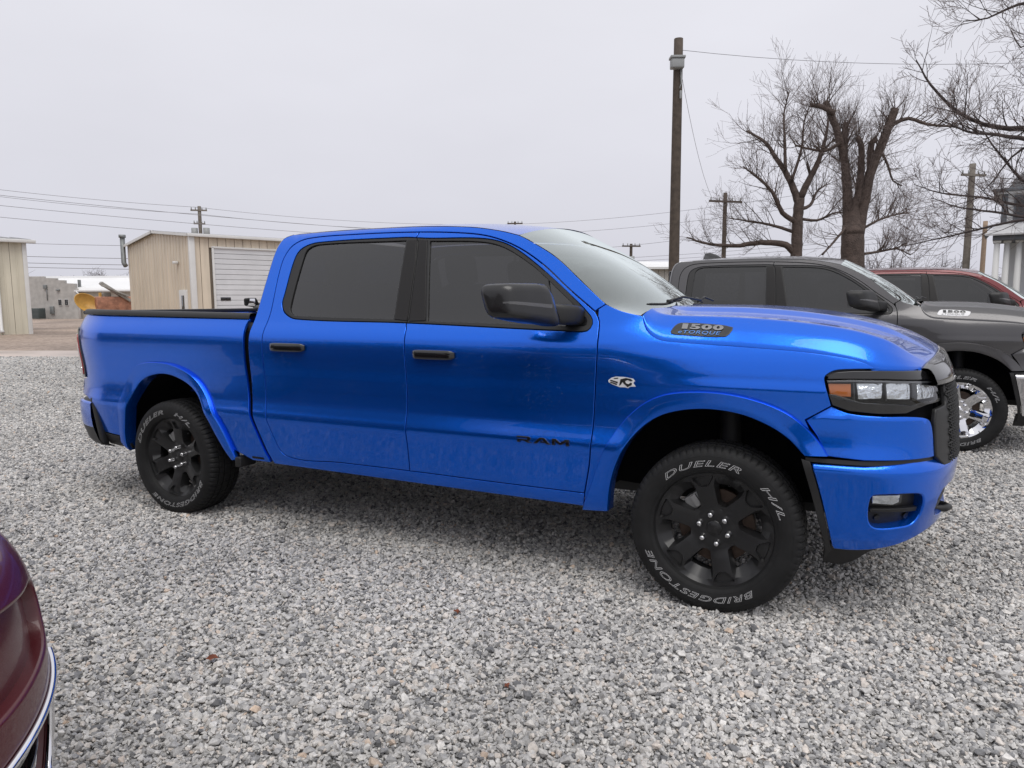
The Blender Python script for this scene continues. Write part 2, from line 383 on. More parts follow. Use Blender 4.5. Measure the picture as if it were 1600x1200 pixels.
QGLASS = [(-.880, 1.571), (-.650, 1.382), (-.642, 1.352), (-.655, 1.345), (-.808, 1.346)]
RF_OUT = [(-4.225, .470), (-4.195, .62), (-4.125, .82), (-4.045, .955), (-3.924, 1.047), (-3.729, 1.067), (-3.547, 1.046), (-3.377, .974), (-3.259, .845), (-3.162, .672), (-3.073, .441)]
RF_IN = [(-4.171, .40), (-4.13, .58), (-4.04, .769), (-3.905, .924), (-3.730, .983), (-3.571, .977), (-3.397, .905), (-3.301, .794), (-3.216, .601), (-3.122, .433)]
FF_OUT = [(-.667, .405), (-.614, .527), (-.538, .716), (-.450, .866), (-.352, .970), (-.242, 1.030), (-.108, 1.053), (.047, 1.052), (.190, 1.026), (.305, .983), (.385, .925), (.448, .857), (.482, .804)]
FF_IN = [(-.517, .420), (-.487, .596), (-.424, .749), (-.341, .860), (-.233, .935), (-.074, .972), (.091, .965), (.215, .926), (.312, .871), (.385, .800)]
BED_FRONT = [(-2.905, 1.370), (-2.926, 1.329), (-2.923, 1.253), (-2.925, 1.034), (-2.913, .864), (-2.884, .694), (-2.833, .537), (-2.790, .442)]
CAB_REAR = [(-2.763, .437), (-2.810, .539), (-2.859, .696), (-2.882, .865), (-2.884, 1.0), (-2.880, 1.171), (-2.876, 1.288), (-2.869, 1.361), (-2.862, 1.43), (-2.848, 1.648), (-2.836, 1.80), (-2.805, 1.875), (-2.74, 1.902)]
ROOF_EDGE = [(-2.74, 1.902), (-2.5, 1.910), (-2.2, 1.912), (-1.76, 1.906), (-1.42, 1.884), (-1.22, 1.852), (-1.10, 1.822)]
A_EDGE = [(-1.10, 1.822), (-1.034, 1.792), (-.858, 1.694), (-.695, 1.565), (-.553, 1.452)]
SHUT = [(-.368, 1.396), (-.338, 1.333), (-.281, 1.290), (-.20, 1.277), (.135, 1.259), (.375, 1.244), (.546, 1.222), (.616, 1.203), (.664, 1.180)]
HEAD = [(.454, 1.126), (.458, 1.145), (.492, 1.166), (.559, 1.173), (.664, 1.175), (.949, 1.170), (1.06, 1.150), (1.085, 1.09), (1.070, 1.02), (1.0, 1.005), (.882, 1.012), (.80, .985), (.68, .984), (.554, .994), (.485, 1.017)]
def nearest(P, q): return int(np.argmin(((P - np.array(q))**2).sum(1)))
def text_mesh(txt, size=1.0, outline=0.0, shear=0.0, spacing=1.0, offset=0.0):
    c = bpy.data.curves.new('t', 'FONT'); c.body = txt; c.size = size; c.shear = shear; c.space_character = spacing; c.align_x = 'CENTER'; c.offset = offset
    c.resolution_u = 3
    if outline: c.fill_mode = 'NONE'; c.bevel_depth = outline; c.bevel_resolution = 0
    o = bpy.data.objects.new('t', c); COL.objects.link(o); dg = bpy.context.evaluated_depsgraph_get(); dg.update()
    me = bpy.data.meshes.new_from_object(o.evaluated_get(dg)); bpy.data.objects.remove(o); bpy.data.curves.remove(c)
    v = np.array([p.co[:] for p in me.vertices]).reshape(-1, 3); f = [tuple(p.vertices) for p in me.polygons]; bpy.data.meshes.remove(me)
    used = sorted({i for q in f for i in q}); ix = {i: k for k, i in enumerate(used)}
    return v[used], [tuple(ix[i] for i in q) for q in f]
def loft(name, P, material, parent, flip=False):
    P = np.asarray(P); m = MB().grid(P if not flip else P[::-1]); return m.build(name, material, parent)
def strip_between(name, A, B, prof, material, parent, n=64, taper=0.0):
    """flare: section from curve A (outer) to B (inner) on the skin; prof = [(t, offset)], resampled by length"""
    def rs(c):
        c = smooth_curve(c, step=.01); l = np.concatenate([[0], np.cumsum(np.linalg.norm(np.diff(c, axis=0), axis=1))]); q = np.linspace(0, l[-1], n)
        return np.stack([np.interp(q, l, c[:, 0]), np.interp(q, l, c[:, 1])], 1)
    a, b = rs(A), rs(B); rows = []
    for t, o in prof:
        q = a + (b - a) * min(t, 1.0)
        rows.append(skin(q[:, 0], q[:, 1], o))
    return loft(name, rows, material, parent)

def wheel_meshes():
    """meshes shared by every wheel; axle along Y, outer face towards -Y"""
    M = {}
    # tyre
    prof = [(.272, .10), (.279, .120), (.290, .128), (.31, .136), (.335, .1385), (.355, .136), (.368, .131), (.380, .1255), (.388, .119), (.3945, .108), (.3985, .092), (.3995, .074), (.392, .0725), (.392, .066), (.4005, .0645), (.4025, .034), (.393, .0325), (.393, .024), (.4032, .0225), (.4035, 0)]
    prof = prof + [(r, -a) for r, a in prof[-2::-1]]
    n = 360; th = np.linspace(0, 2 * PI, n, endpoint=False); rows = []
    lug = ((np.arange(n) % 5) == 0)
    for r, a in prof:
        rr = np.full(n, r); aa = np.full(n, a)
        if .379 < r < .3996 and abs(a) > .073: rr = rr - np.where(lug, .0065, 0)
        if r >= .4 : rr = rr - np.where((np.arange(n) % 6) == (0 if a > 0 else 3), .005, 0)
        rows.append(np.stack([rr * np.cos(th), -aa, rr * np.sin(th)], 1))
    m = MB().grid(np.array(rows)[::-1], closeu=True); M['tyre'] = m
    # thin moulded rings on the sidewall
    # rim face
    def axial(r): return np.interp(r, [0, .03, .095, .14, .2, .236, .25, .262], [.060, .062, .064, .078, .092, .097, .097, .097])
    A0 = [R(60) * k for k in range(6)]
    def win(k, sh=0.0):
        c = A0[k] + R(30); pts = [(.107 + sh * .6, 0), (.112 + sh * .6, R(9.5) - sh * 3), (.146, R(14.5) - sh * 4), (.205 - sh * .6, R(18.2) - sh * 4.2), (.232 - sh * 1.9, R(17.0) - sh * 4.2), (.245 - sh * 2.6, R(8.5)), (.247 - sh * 2.6, 0)]
        if sh == 0: pass
        full = pts + [(r, -d) for r, d in pts[-2:0:-1]]
        return np.array([(r * math.cos(c + d), r * math.sin(c + d)) for r, d in full])
    circ = lambda r, k=96: np.array([(r * math.cos(t), r * math.sin(t)) for t in np.linspace(0, 2 * PI, k, endpoint=False)])
    def dn_(P, k=4): return np.array([a + (b - a) * j / k for a, b in zip(P, np.roll(P, -1, 0)) for j in range(k)])
    wins = [dn_(win(k)) for k in range(6)]
    def pocket(k):
        c = A0[k]; pts = [(.196, R(3.5)), (.206, R(7)), (.238, R(11.5)), (.2475, R(11)), (.2475, 0)]
        full = pts + [(r, -d) for r, d in pts[-2::-1]]
        return np.array([(r * math.cos(c + d), r * math.sin(c + d)) for r, d in full])
    pk = [densify(pocket(k), .012) for k in range(6)]
    pin = [densify(p + (p.mean(0) - p) * np.array([.16, .16]), .012) for p in [pocket(k) for k in range(6)]]
    g = []
    for r in np.arange(.02, .26, .012):
        k = max(6, int(2 * PI * r / .014)); t = np.linspace(0, 2 * PI, k, endpoint=False); g.append(np.stack([r * np.cos(t), r * np.sin(t)], 1))
    g = np.concatenate(g)
    for w_ in wins: g = g[~inside(w_, g)]; g = g[edge_dist(w_, g) > .005]
    for p in pk: g = g[edge_dist(p, g) > .004]
    for p in pin: g = g[edge_dist(p, g) > .004]
    loops = [circ(.2625)] + [w_[::-1] for w_ in wins]
    V = []; E = []
    for l in loops + pk + pin:
        b = len(V); V += [tuple(p) for p in l]; E += [(b + i, b + (i + 1) % len(l)) for i in range(len(l))]
    V += [tuple(p) for p in g]
    r_ = delaunay_2d_cdt([Vector(v) for v in V], E, [], 0, 1e-7); vo = np.array([v[:] for v in r_[0]]); T = np.array([f for f in r_[2] if len(f) == 3])
    c = vo[T].mean(1); k_ = inside(loops[0], c)
    for w_ in wins: k_ &= ~inside(w_, c)
    T = T[k_]
    rad = np.hypot(vo[:, 0], vo[:, 1]); ax = axial(rad)
    for p in pin:
        dn = inside(p * 1.0 + (p - p.mean(0)) * .02, vo); ax = ax - np.where(dn, .015, 0)
    # spoke flanks roll off slightly towards the windows
    ang = np.arctan2(vo[:, 1], vo[:, 0]); da = np.abs((ang + R(30)) % R(60) - R(30))
    ax = ax - np.where(rad > .09, .22 * np.clip(rad * np.sin(da) - .020, 0, 1) * np.clip((.259 - rad) / .016, 0, 1), 0)
    m = MB(); V3 = np.stack([vo[:, 0], -ax, vo[:, 1]], 1); m.add(V3, [tuple(t) for t in T])
    for k in range(6):
        w0 = dn_(win(k)); w1 = dn_(win(k, .016))
        r0 = np.hypot(*w0.T); a0_ = np.abs((np.arctan2(w0[:, 1], w0[:, 0]) + R(30)) % R(60) - R(30)); ax0 = axial(r0) - .22 * np.clip(r0 * np.sin(a0_) - .020, 0, 1) * np.clip((.259 - r0) / .016, 0, 1)
        P = [np.stack([w0[:, 0], -ax0, w0[:, 1]], 1), np.stack([w1[:, 0], -ax0 + .035, w1[:, 1]], 1), np.stack([w1[:, 0], -ax0 + .065, w1[:, 1]], 1)]
        m.grid(np.array(P), closeu=True)
    # flange and barrel
    fl = [(.2625, .097), (.2645, .104), (.269, .108), (.272, .106), (.272, .098), (.264, .09), (.245, .06), (.232, 0), (.238, -.09), (.262, -.11)]
    t = np.linspace(0, 2 * PI, 96, endpoint=False)
    m.grid(np.array([np.stack([r * np.cos(t), np.full(96, -a), r * np.sin(t)], 1) for r, a in fl]), closeu=True)
    m.v = [(x * 1.045, y, z * 1.045) for x, y, z in m.v]; M['rim'] = m
    m = MB(); m.grid(np.array([np.stack([r * np.cos(t), np.full(96, -a), r * np.sin(t)], 1) for r, a in [(.0, .071), (.024, .071), (.027, .068), (.033, .069), (.036, .062)]]), closeu=True); M['cap'] = m
    # lug nut (acorn)
    m = MB(); t6 = np.linspace(0, 2 * PI, 12, endpoint=False)
    m.grid(np.array([np.stack([r * np.cos(t6), np.full(12, -a), r * np.sin(t6)], 1) for r, a in [(.0, .034), (.005, .0335), (.0085, .031), (.0105, .026), (.0112, .008), (.0135, .004), (.0135, -.004)]]), closeu=True); M['nut'] = m
    m = MB(); t48 = np.linspace(0, 2 * PI, 48, endpoint=False)
    m.grid(np.array([np.stack([r * np.cos(t48), np.full(48, -a), r * np.sin(t48)], 1) for r, a in [(.07, .02), (.075, .012), (.10, .012), (.178, .012), (.18, .008), (.18, -.02), (.08, -.022)]]), closeu=True); M['rotor'] = m
    m = MB(); a_ = R(128)
    m.box((.150 * math.cos(a_), -.0, .150 * math.sin(a_)), (.11, .085, .075), Matrix.Rotation(-(a_ - PI / 2), 3, 'Y'), .018)
    m.box((.150 * math.cos(a_), -.045, .150 * math.sin(a_)), (.03, .02, .06), Matrix.Rotation(-(a_ - PI / 2), 3, 'Y'), .005)
    M['caliper'] = m
    # raised outlined lettering wrapped round the sidewall
    M['letters'] = []
    def wrap(txt, a_mid, width, size=.0365, r0=.3115):
        v, f = text_mesh(txt, 1.0, .0105, .28, 1.12)
        wd = v[:, 0].max() - v[:, 0].min(); xm = (v[:, 0].max() + v[:, 0].min()) / 2
        an = a_mid - (v[:, 0] - xm) / wd * width; r = r0 + v[:, 1] * size * 1.08
        sw = np.interp(r, [.290, .31, .335, .355, .368], [.128, .136, .1385, .136, .131])
        m = MB(); M['letters'].append(m); m.add(np.stack([r * np.cos(an), -(sw + .0006 + v[:, 2] * .02), r * np.sin(an)], 1), f)
    wrap('DUELER', R(101), R(66)); wrap('H/L', R(33), R(30)); wrap('BRIDGESTONE', R(-105), R(104))
    # fine concentric ridges
    m = MB()
    for r in (.2965, .3575):
        sw = float(np.interp(r, [.290, .31, .335, .355, .368], [.128, .136, .1385, .136, .131]))
        m.grid(np.array([np.stack([(r + d) * np.cos(t), np.full(96, -(sw + h)), (r + d) * np.sin(t)], 1) for d, h in [(-.0012, -.001), (-.0006, .001), (.0006, .001), (.0012, -.001)]]), closeu=True)
    M['ridge'] = m
    return M
WM = wheel_meshes()
def add_wheel(root, x, side, rot_rim, rot_tyre, steer=0, rimmat=None, z=.397):
    """wheel > tyre, tyre lettering, hub cap, lug nuts, rotor, caliper"""
    rimmat = rimmat or WHEELBLK
    rim = WM['rim'].build('wheel', rimmat, root); sharp(rim.data, 22)
    rim.location = (x, side * .862, z); rim.rotation_euler = (0, 0, 0 if side < 0 else PI)
    def rotY(mb, a):
        c, s = math.cos(a), math.sin(a); n = MB(); v = np.array(mb.v); n.f = mb.f
        n.v = [tuple(q) for q in np.stack([v[:, 0] * c - v[:, 2] * s, v[:, 1], v[:, 0] * s + v[:, 2] * c], 1)]; return n
    me = rim.data
    co = np.empty(len(me.vertices) * 3, np.float32); me.vertices.foreach_get('co', co); co = co.reshape(-1, 3); c, s = math.cos(rot_rim), math.sin(rot_rim)
    co = np.stack([co[:, 0] * c - co[:, 2] * s, co[:, 1], co[:, 0] * s + co[:, 2] * c], 1); me.vertices.foreach_set('co', co.astype(np.float32).ravel()); me.update()
    ty = rotY(WM['tyre'], rot_tyre).build('tyre', RUBBER, rim); sharp(ty.data, 34)
    rotY(WM['ridge'], 0).build('sidewall_ridge', RUBBER, rim)
    for lt in WM['letters']: rotY(lt, rot_tyre).build('tyre_lettering', WHITEPRINT, rim, smooth=False)
    WM['cap'].build('hub_cap', WHEELBLK if rimmat == WHEELBLK else rimmat, rim)
    nut = None
    for k in range(6):
        a = rot_rim + R(60) * k
        if nut is None:
            nut = WM['nut'].build('lug_nut', STEEL, rim); sharp(nut.data, 40)
        else:
            nut = nut.copy(); COL.objects.link(nut)
        nut.location = (.0698 * math.cos(a), -.064, .0698 * math.sin(a)); nut.scale = (1.25, 1.1, 1.25)
    # little ram-head relief on the cap
    ro = WM['rotor'].build('brake_rotor', RUST, rim, autosmooth=35)
    ca = WM['caliper'].build('brake_caliper', CALIPER, rim, autosmooth=35)
    vs = MB().grid(np.array([np.stack([r * np.cos(np.linspace(0, 2 * PI, 12, endpoint=False)), np.full(12, -a), r * np.sin(np.linspace(0, 2 * PI, 12, endpoint=False))], 1) for r, a in [(0, .022), (.0035, .02), (.004, 0)]]), closeu=True).build('valve_stem', BLACKPL, rim)
    vs.location = (.225 * math.cos(rot_rim + R(150)), -.072, .225 * math.sin(rot_rim + R(150)))
    return rim

def glyphs(txt):
    """wide block capitals as polygons (unit height)"""
    G = {'R': ([(0, 0), (.28, 0), (.28, .30), (.62, .30), (1.0, 0), (1.40, 0), (.98, .32), (1.22, .42), (1.28, .6), (1.28, .8), (1.12, 1), (0, 1), (-.12, .78), (.95, .78), (.98, .66), (.95, .54), (0, .54)]),
         'A': ([(0, 0), (.50, .86), (.68, 1), (.98, 1), (1.12, .86), (1.62, 0), (1.24, 0), (1.12, .22), (.62, .22), (.74, .44), (1.0, .44), (.81, .78), (.36, 0)]),
         'M': ([(0, 0), (0, 1), (.36, 1), (.78, .48), (1.2, 1), (1.56, 1), (1.56, 0), (1.28, 0), (1.28, .62), (.86, .1), (.70, .1), (.28, .62), (.28, 0)])}
    out = []; x = 0
    for ch in txt:
        p = np.array(G[ch], float); out.append(p + [x, 0]); x += p[:, 0].max() + .12
    return out, x - .12

def build_truck(root, PAINT=BLUE, rimmat=None, chrome_bumper=False, badge_bg=BLACKGL, badge_fg=BADGEGREY, badge_sub=BADGEBLUE, fin=False, door_letters=True, sticker=True, window_sheet=False):
    P = lambda *a, **k: surf_panel(*a, **k)
    both = lambda o: (o, mirror_obj(o))
    rimmat = rimmat or WHEELBLK
    dl = smooth_curve(DOOR_LOOP, True, corners=(18, 23)); bg_ = smooth_curve(B_GAP); tr = smooth_curve(TRIM, True)
    # --- split door loop at the B gap
    it = nearest(dl, B_GAP[0]); ib = nearest(dl, B_GAP[-1])
    top2bot = np.concatenate([dl[it:], dl[:ib + 1]]) if it > ib else dl[it:ib + 1]      # runs over the front door
    bot2top = np.concatenate([dl[ib:], dl[:it + 1]]) if ib > it else dl[ib:it + 1]      # runs round the rear door
    jt = nearest(tr, (-1.752, 1.838)); jb = nearest(tr, (-1.702, 1.350))
    tr_front = np.concatenate([tr[jt:], tr[:jb + 1]]) if jt > jb else tr[jt:jb + 1]     # top -> front -> bottom
    tr_rear = np.concatenate([tr[jb:], tr[:jt + 1]]) if jb > jt else tr[jb:jt + 1]      # bottom -> rear -> top
    k_t = nearest(bg_, (-1.752, 1.838)); k_b = nearest(bg_, (-1.702, 1.350))
    gap_mid = bg_[k_t:k_b + 1]                                                          # between trim top and bottom
    # front door painted skin: top gap -> front -> bottom -> up the gap to the sill -> round the opening -> back
    fd = np.concatenate([top2bot, bg_[k_b + 1:][::-1], tr_front[::-1], bg_[:k_t][::-1]])
    rd = np.concatenate([bot2top, bg_[:k_t], tr_rear[::-1], bg_[k_b + 1:]])
    front_door = P('front_door', skin, fd, PAINT, root); rear_door = P('rear_door', skin, rd, PAINT, root)
    lf = mirror_obj(front_door); lr = mirror_obj(rear_door)
    # window surrounds and glass
    wf = np.concatenate([tr_front, gap_mid[::-1][1:-1]]); wr = np.concatenate([tr_rear, gap_mid[1:-1]])
    fg = smooth_curve(FGLASS, True, (0, 4, 5, 7)); rg = smooth_curve(RGLASS, True, (4, 5)); qg = smooth_curve(QGLASS, True, (0, 4))
    for door, opp, lp, holes in ((front_door, lf, wf, [fg, qg]), (rear_door, lr, wr, [rg])):
        o = P('window_surround', skin, lp, BLACKPL, door, holes=holes, off=-.004, gap=.001, lip=.02); mirror_obj(o, opp)
        for h in holes:
            o = P('window_glass', skin, inset(h if area2(h) > 0 else h[::-1], -.006), TINT, door, off=-.014, gap=0, rad=.001, lip=.004); mirror_obj(o, opp)
    for door, opp, q in ((rear_door, lr, [(-1.829, 1.828), (-1.756, 1.829), (-1.730, 1.70), (-1.706, 1.358), (-1.800, 1.366)]), (front_door, lf, [(-1.751, 1.829), (-1.682, 1.822), (-1.584, 1.360), (-1.698, 1.356), (-1.722, 1.70)])):
        o = P('pillar_trim', skin, densify(q, .03), PILLAR, door, off=.001, gap=.003, lip=.01); mirror_obj(o, opp)
    # handles: a pull bar over a cupped recess
    for door, opp, x0, x1, zc in ((rear_door, lr, -2.684, -2.407, 1.196), (front_door, lf, -1.634, -1.365, 1.181)):
        n = 20; xs = np.linspace(x0, x1, n); rows = []
        for t in np.linspace(0, 2 * PI, 16, endpoint=False):
            e_ = np.clip(1 - ((np.arange(n) - (n - 1) / 2) / ((n - 1) / 2))**6, 0, 1)**.5
            hz = .027 * (.55 + .45 * e_); hy = .015 * e_ + .002
            sgn = lambda q: math.copysign(abs(q)**.55, q)
            q = skin(xs, zc + 0 * xs + sgn(math.sin(t)) * hz, 0.0); q[:, 1] -= .010 + .010 * e_ + sgn(math.cos(t)) * hy
            rows.append(q)
        o = MB().grid(np.array(rows).transpose(1, 0, 2), closeu=True).build('door_handle', BLACKGL, door); mirror_obj(o, opp)
        o = P('handle_groove', skin, densify([(x0 + .03, zc - .004), (x1 - .10, zc - .004), (x1 - .10, zc + .003), (x0 + .03, zc + .003)]), DARK, door, off=.038, gap=0, rad=.0005, lip=.006); mirror_obj(o, opp)
    # --- cab side frame with rocker, A and C pillars
    d_open = dl; i0 = nearest(dl, (-.604, 1.415)); i1 = nearest(dl, (-.643, .497))
    around = dl[i1:].tolist() + dl[:i0 + 1].tolist() if i1 > i0 else dl[i1:i0 + 1].tolist()     # bottom front -> rear -> top front
    cs = np.concatenate([smooth_curve(CAB_REAR, step=.03)[:-1], smooth_curve(ROOF_EDGE)[:-1], smooth_curve(A_EDGE), [(-.590, 1.428)], np.array(around)[::-1], densify([(-.655, .42), (-2.763, .437)], .05, False)[:-1]])
    both(P('cab_side', skin, cs, PAINT, root, lip=.03))
    # --- bed side
    rfin = smooth_curve(RF_IN); rmid = smooth_curve((np.array(RF_OUT)[:10] * .35 + np.array(RF_IN) * .65))
    bs = np.concatenate([smooth_curve([(-4.60, 1.389), (-2.905, 1.366)], step=.05), smooth_curve(BED_FRONT)[1:], [(-2.95, .442)], rmid[::-1], densify([(-4.19, .500), (-4.424, .520), (-4.50, .635), (-4.543, .753), (-4.60, .772), (-4.765, .782), (-4.772, .90), (-4.66, .905)], .03, False), smooth_curve([(-4.652, .930), (-4.663, 1.03), (-4.69, 1.15), (-4.727, 1.25), (-4.760, 1.296)]), smooth_curve([(-4.760, 1.30), (-4.735, 1.345), (-4.68, 1.378), (-4.60, 1.389)])[:-1]])
    bed = P('bed_side', skin, bs, PAINT, root, ds=.05)
    bed2 = mirror_obj(bed)
    o = P('lower_cladding', skin, densify([(-4.165, .496), (-4.424, .515), (-4.404, .43), (-4.15, .41)], .03), BLACKPL, bed, off=.002); mirror_obj(o, bed2)
    # tail lamp
    tl = np.concatenate([smooth_curve([(-4.655, .912), (-4.664, 1.03), (-4.692, 1.15), (-4.729, 1.25), (-4.764, 1.292)]), densify([(-4.80, 1.285), (-4.80, .905)], .03, False)])
    o = P('tail_lamp', skin, tl, BLACKGL, root, off=.010, ds=.02); o2 = mirror_obj(o)
    ln = np.concatenate([smooth_curve([(-4.69, .93), (-4.695, 1.03), (-4.718, 1.15), (-4.752, 1.235)]), densify([(-4.805, 1.24), (-4.805, .925)], .03, False)])
    q = P('lamp_lens', skin, ln, REDLENS, o, off=.016, ds=.02); mirror_obj(q, o2)
    q = P('reverse_lens', skin, densify([(-4.72, .962), (-4.722, .988), (-4.80, .988), (-4.80, .962)], .02), REFLECTOR, o, off=.020, ds=.02); mirror_obj(q, o2)
    # rail cap, bed tub, tailgate
    for sy in (-1, 1):
        xs = np.linspace(-4.68, -2.905, 30); rows = []
        for yy, zz in [(.958, 1.366), (.957, 1.384), (.945, 1.399), (.925, 1.403), (.88, 1.402), (.862, 1.396), (.858, 1.37)]:
            tk = .10 * np.clip((-4.30 - xs) / .42, 0, 2)**2; dz = (-xs - 2.9) * .0135
            rows.append(np.stack([xs, sy * (yy - tk), zz + dz - .002], 1))
        MB().grid(np.array(rows) if sy > 0 else np.array(rows)[::-1]).build('bed_rail_cap', BLACKPL, root, autosmooth=50)
    m = MB()
    m.box((-3.79, 0, .80), (1.72, 1.06, .04)); m.box((-2.94, 0, 1.12), (.04, 1.70, .50), bev=.01)
    for sy in (-1, 1): m.box((-3.79, sy * .845, 1.195), (1.72, .03, .37), bev=.008); m.box((-3.79, sy * .69, 1.02), (1.72, .33, .03)); m.box((-3.79, sy * .53, .91), (1.72, .03, .22))
    m.build('bed_tub', LINER, root, autosmooth=40)
    m = MB(); m.box((-4.69, 0, 1.085), (.085, 1.66, .60), bev=.03); tg = m.build('tailgate', PAINT, root, autosmooth=40)
    MB().box((-4.69, 0, 1.397), (.10, 1.70, .03), bev=.012).build('tailgate_cap', BLACKPL, tg, autosmooth=40)
    MB().box((-4.74, 0, 1.26), (.03, .34, .07), bev=.012).build('tailgate_handle', BLACKGL, tg, autosmooth=40)
    # rear bumper
    m = MB(); ys = np.concatenate([np.linspace(-.985, -.80, 14), np.linspace(-.7, .7, 8), np.linspace(.80, .985, 14)])
    def rb(y): a = np.clip((np.abs(y) - .62) / .365, 0, 1); return -4.885 + .36 * a**4.5
    def bump_strip(name, zs, material, par):
        rows = []
        for z_, dx in zs: rows.append(np.stack([rb(ys) + dx, ys * (1 - .0), np.full(len(ys), z_)], 1))
        return MB().grid(np.array(rows)[::-1]).build(name, material, par)
    rbm = bump_strip('rear_bumper', [(.742, .06), (.738, .012), (.725, .0), (.64, -.002), (.57, .012), (.548, .022), (.540, .045)], CHROME if chrome_bumper else PAINT, root)
    bump_strip('bumper_step_pad', [(.70, .25), (.745, .20), (.752, .06), (.738, .045)], BLACKPL, rbm)
    bump_strip('bumper_valance', [(.552, .02), (.535, .028), (.46, .075), (.43, .12), (.43, .3)], BLACKPL, rbm)
    for sy in (-1, 1):
        MB().box((-4.47, sy * .955, .60), (.045, .05, .36), Matrix.Rotation(R(-14), 3, 'Y'), .012).build('bumper_end_cap', BLACKPL, rbm, autosmooth=40)
    # --- flares
    fp = [(0, -.004), (.015, .010), (.05, .0215), (.075, .0245), (.30, .0265), (.60, .0285), (.90, .029), (.97, .027), (1.0, .020), (1.0, -.01), (1.0, -.06)]
    for nm, A, B in (('rear_flare', RF_OUT, RF_IN), ('front_flare', FF_OUT, FF_IN)):
        o = strip_between('wheel_arch_flare', A, B, fp[::-1], PAINT, root); sharp_keep(o.data, 30); both(o)
    # --- front fender
    fmid = smooth_curve(np.array([(-.60, .41), (-.555, .56), (-.485, .735), (-.398, .865), (-.295, .957), (-.16, 1.01), (.015, 1.015), (.17, .985), (.28, .935), (.36, .87), (.40, .80)]))
    i2 = nearest(dl, (-.590, 1.405)); i3 = nearest(dl, (-.643, .497))
    dedge = dl[i2:i3 + 1]                                           # door front edge, top -> bottom
    sh = smooth_curve(SHUT); hd = smooth_curve(HEAD, True, (5, 14))
    hd_up = smooth_curve([HEAD[14]] + HEAD[:5], step=.015)          # from lower-left corner up and over to the hood corner
    fe = np.concatenate([[(-.590, 1.428), (-.553, 1.452)], smooth_curve([(-.553, 1.452), (-.47, 1.42), (-.368, 1.396)])[1:-1], sh, hd_up[::-1], [(.384, .95), (.415, .885)], fmid[::-1], [(-.655, .42)], dedge[::-1]])
    fender = P('front_fender', skin, fe, PAINT, root, ds=.035); fender2 = mirror_obj(fender)
    fa = np.concatenate([[(.384, .95)], smooth_curve([(.485, 1.017), (.554, .991), (.68, .981), (.80, .979), (.90, .968), (.936, .945), (.955, .88), (.962, .80)], step=.02), densify([(.955, .793), (.62, .790), (.476, .800), (.43, .885)], .03, False)])
    skf = lambda s, z, o=0.0: skin(s, z, o - .55 * np.clip(z - .962, 0, 1) )
    both(P('front_fascia', skf, fa, PAINT, root, off=.008, ds=.025))
    both(P('bumper_gap_strip', skin, densify([(.39, .79), (.62, .788), (.97, .800), (.97, .770), (.62, .766), (.39, .77)], .03), BLACKPL, root, off=-.004, gap=0, ds=.025))
    # --- bumper
    FOG = [(.658, .625), (.672, .640), (.84, .643), (.885, .632), (.903, .60), (.903, .545), (.875, .505), (.80, .494), (.70, .491), (.668, .510), (.655, .56)]
    fg_ = smooth_curve(FOG, True, step=.015)
    bp = np.concatenate([densify([(.412, .772), (.62, .771), (.90, .793)], .03, False)[:-1], smooth_curve([(.90, .793), (1.0, .812), (1.10, .822), (1.3, .822), (SMAX, .822)], step=.03), densify([(SMAX, .645), (1.12, .645), (1.05, .635), (1.02, .60), (1.02, .55), (1.05, .518), (1.12, .508), (SMAX, .508), (SMAX, .47)], .03, False), smooth_curve([(SMAX, .462), (1.3, .460), (1.1, .455), (1.0, .443), (.92, .424), (.82, .396), (.72, .376), (.62, .364), (.527, .362)], step=.03)[1:], smooth_curve([(.515, .38), (.46, .604), (.412, .772)])[:-1]])
    def skb(s, z, o=0.0):
        p = skin(s, z, o + .018 - .75 * np.clip(z - .752, 0, 1) - .25 * np.clip(z - .742, 0, .01))
        # dished pocket round the fog lamp
        return p
    bmp = P('front_bumper', skb, bp, CHROME if chrome_bumper else PAINT, root, holes=[fg_], ds=.025, gap=.002, rad=.008, lip=.05); bmp2 = mirror_obj(bmp)
    for src, mir in ((bmp, bmp2),):
        o = P('bumper_edge_trim', skin, np.concatenate([smooth_curve([(.374, .785), (.425, .604), (.487, .362), (.487, .30)]), smooth_curve([(.518, .355), (.459, .604), (.410, .775)])]), BLACKPL, src, off=.016, gap=.0, ds=.02); mirror_obj(o, mir)
        o = P('fog_bezel', skin, inset(fg_ if area2(fg_) > 0 else fg_[::-1], -.01), BLACKPL, src, off=-.030, gap=0, ds=.02); mirror_obj(o, mir)
        o = P('bezel_ledge', skin, densify([(.665, .575), (.90, .575), (.90, .555), (.665, .56)], .02), BLACKPL, src, off=-.002, gap=0, ds=.02, lip=.03); mirror_obj(o, mir)
        o = P('fog_lamp', skin, densify([(.672, .633), (.80, .636), (.80, .602), (.772, .590), (.676, .596)], .015), REFLECTOR, src, off=-.012, gap=0, ds=.015); mirror_obj(o, mir)
        o = P('fog_lamp_cover', skin, densify([(.668, .636), (.805, .639), (.805, .60), (.772, .587), (.672, .593)], .015), CLEAR, src, off=-.004, gap=0, ds=.015, lip=.004); mirror_obj(o, mir)
        tt = np.linspace(0, 2 * PI, 20, endpoint=False)
        for sc__, zc_ in ((.712, .525), (.868, .53)):
            o = P('parking_sensor', skin, np.stack([sc__ + .014 * np.cos(tt), zc_ + .014 * np.sin(tt)], 1), BLACKPL, src, off=-.020, gap=0, ds=.01, rad=.002, lip=.012); mirror_obj(o, mir)
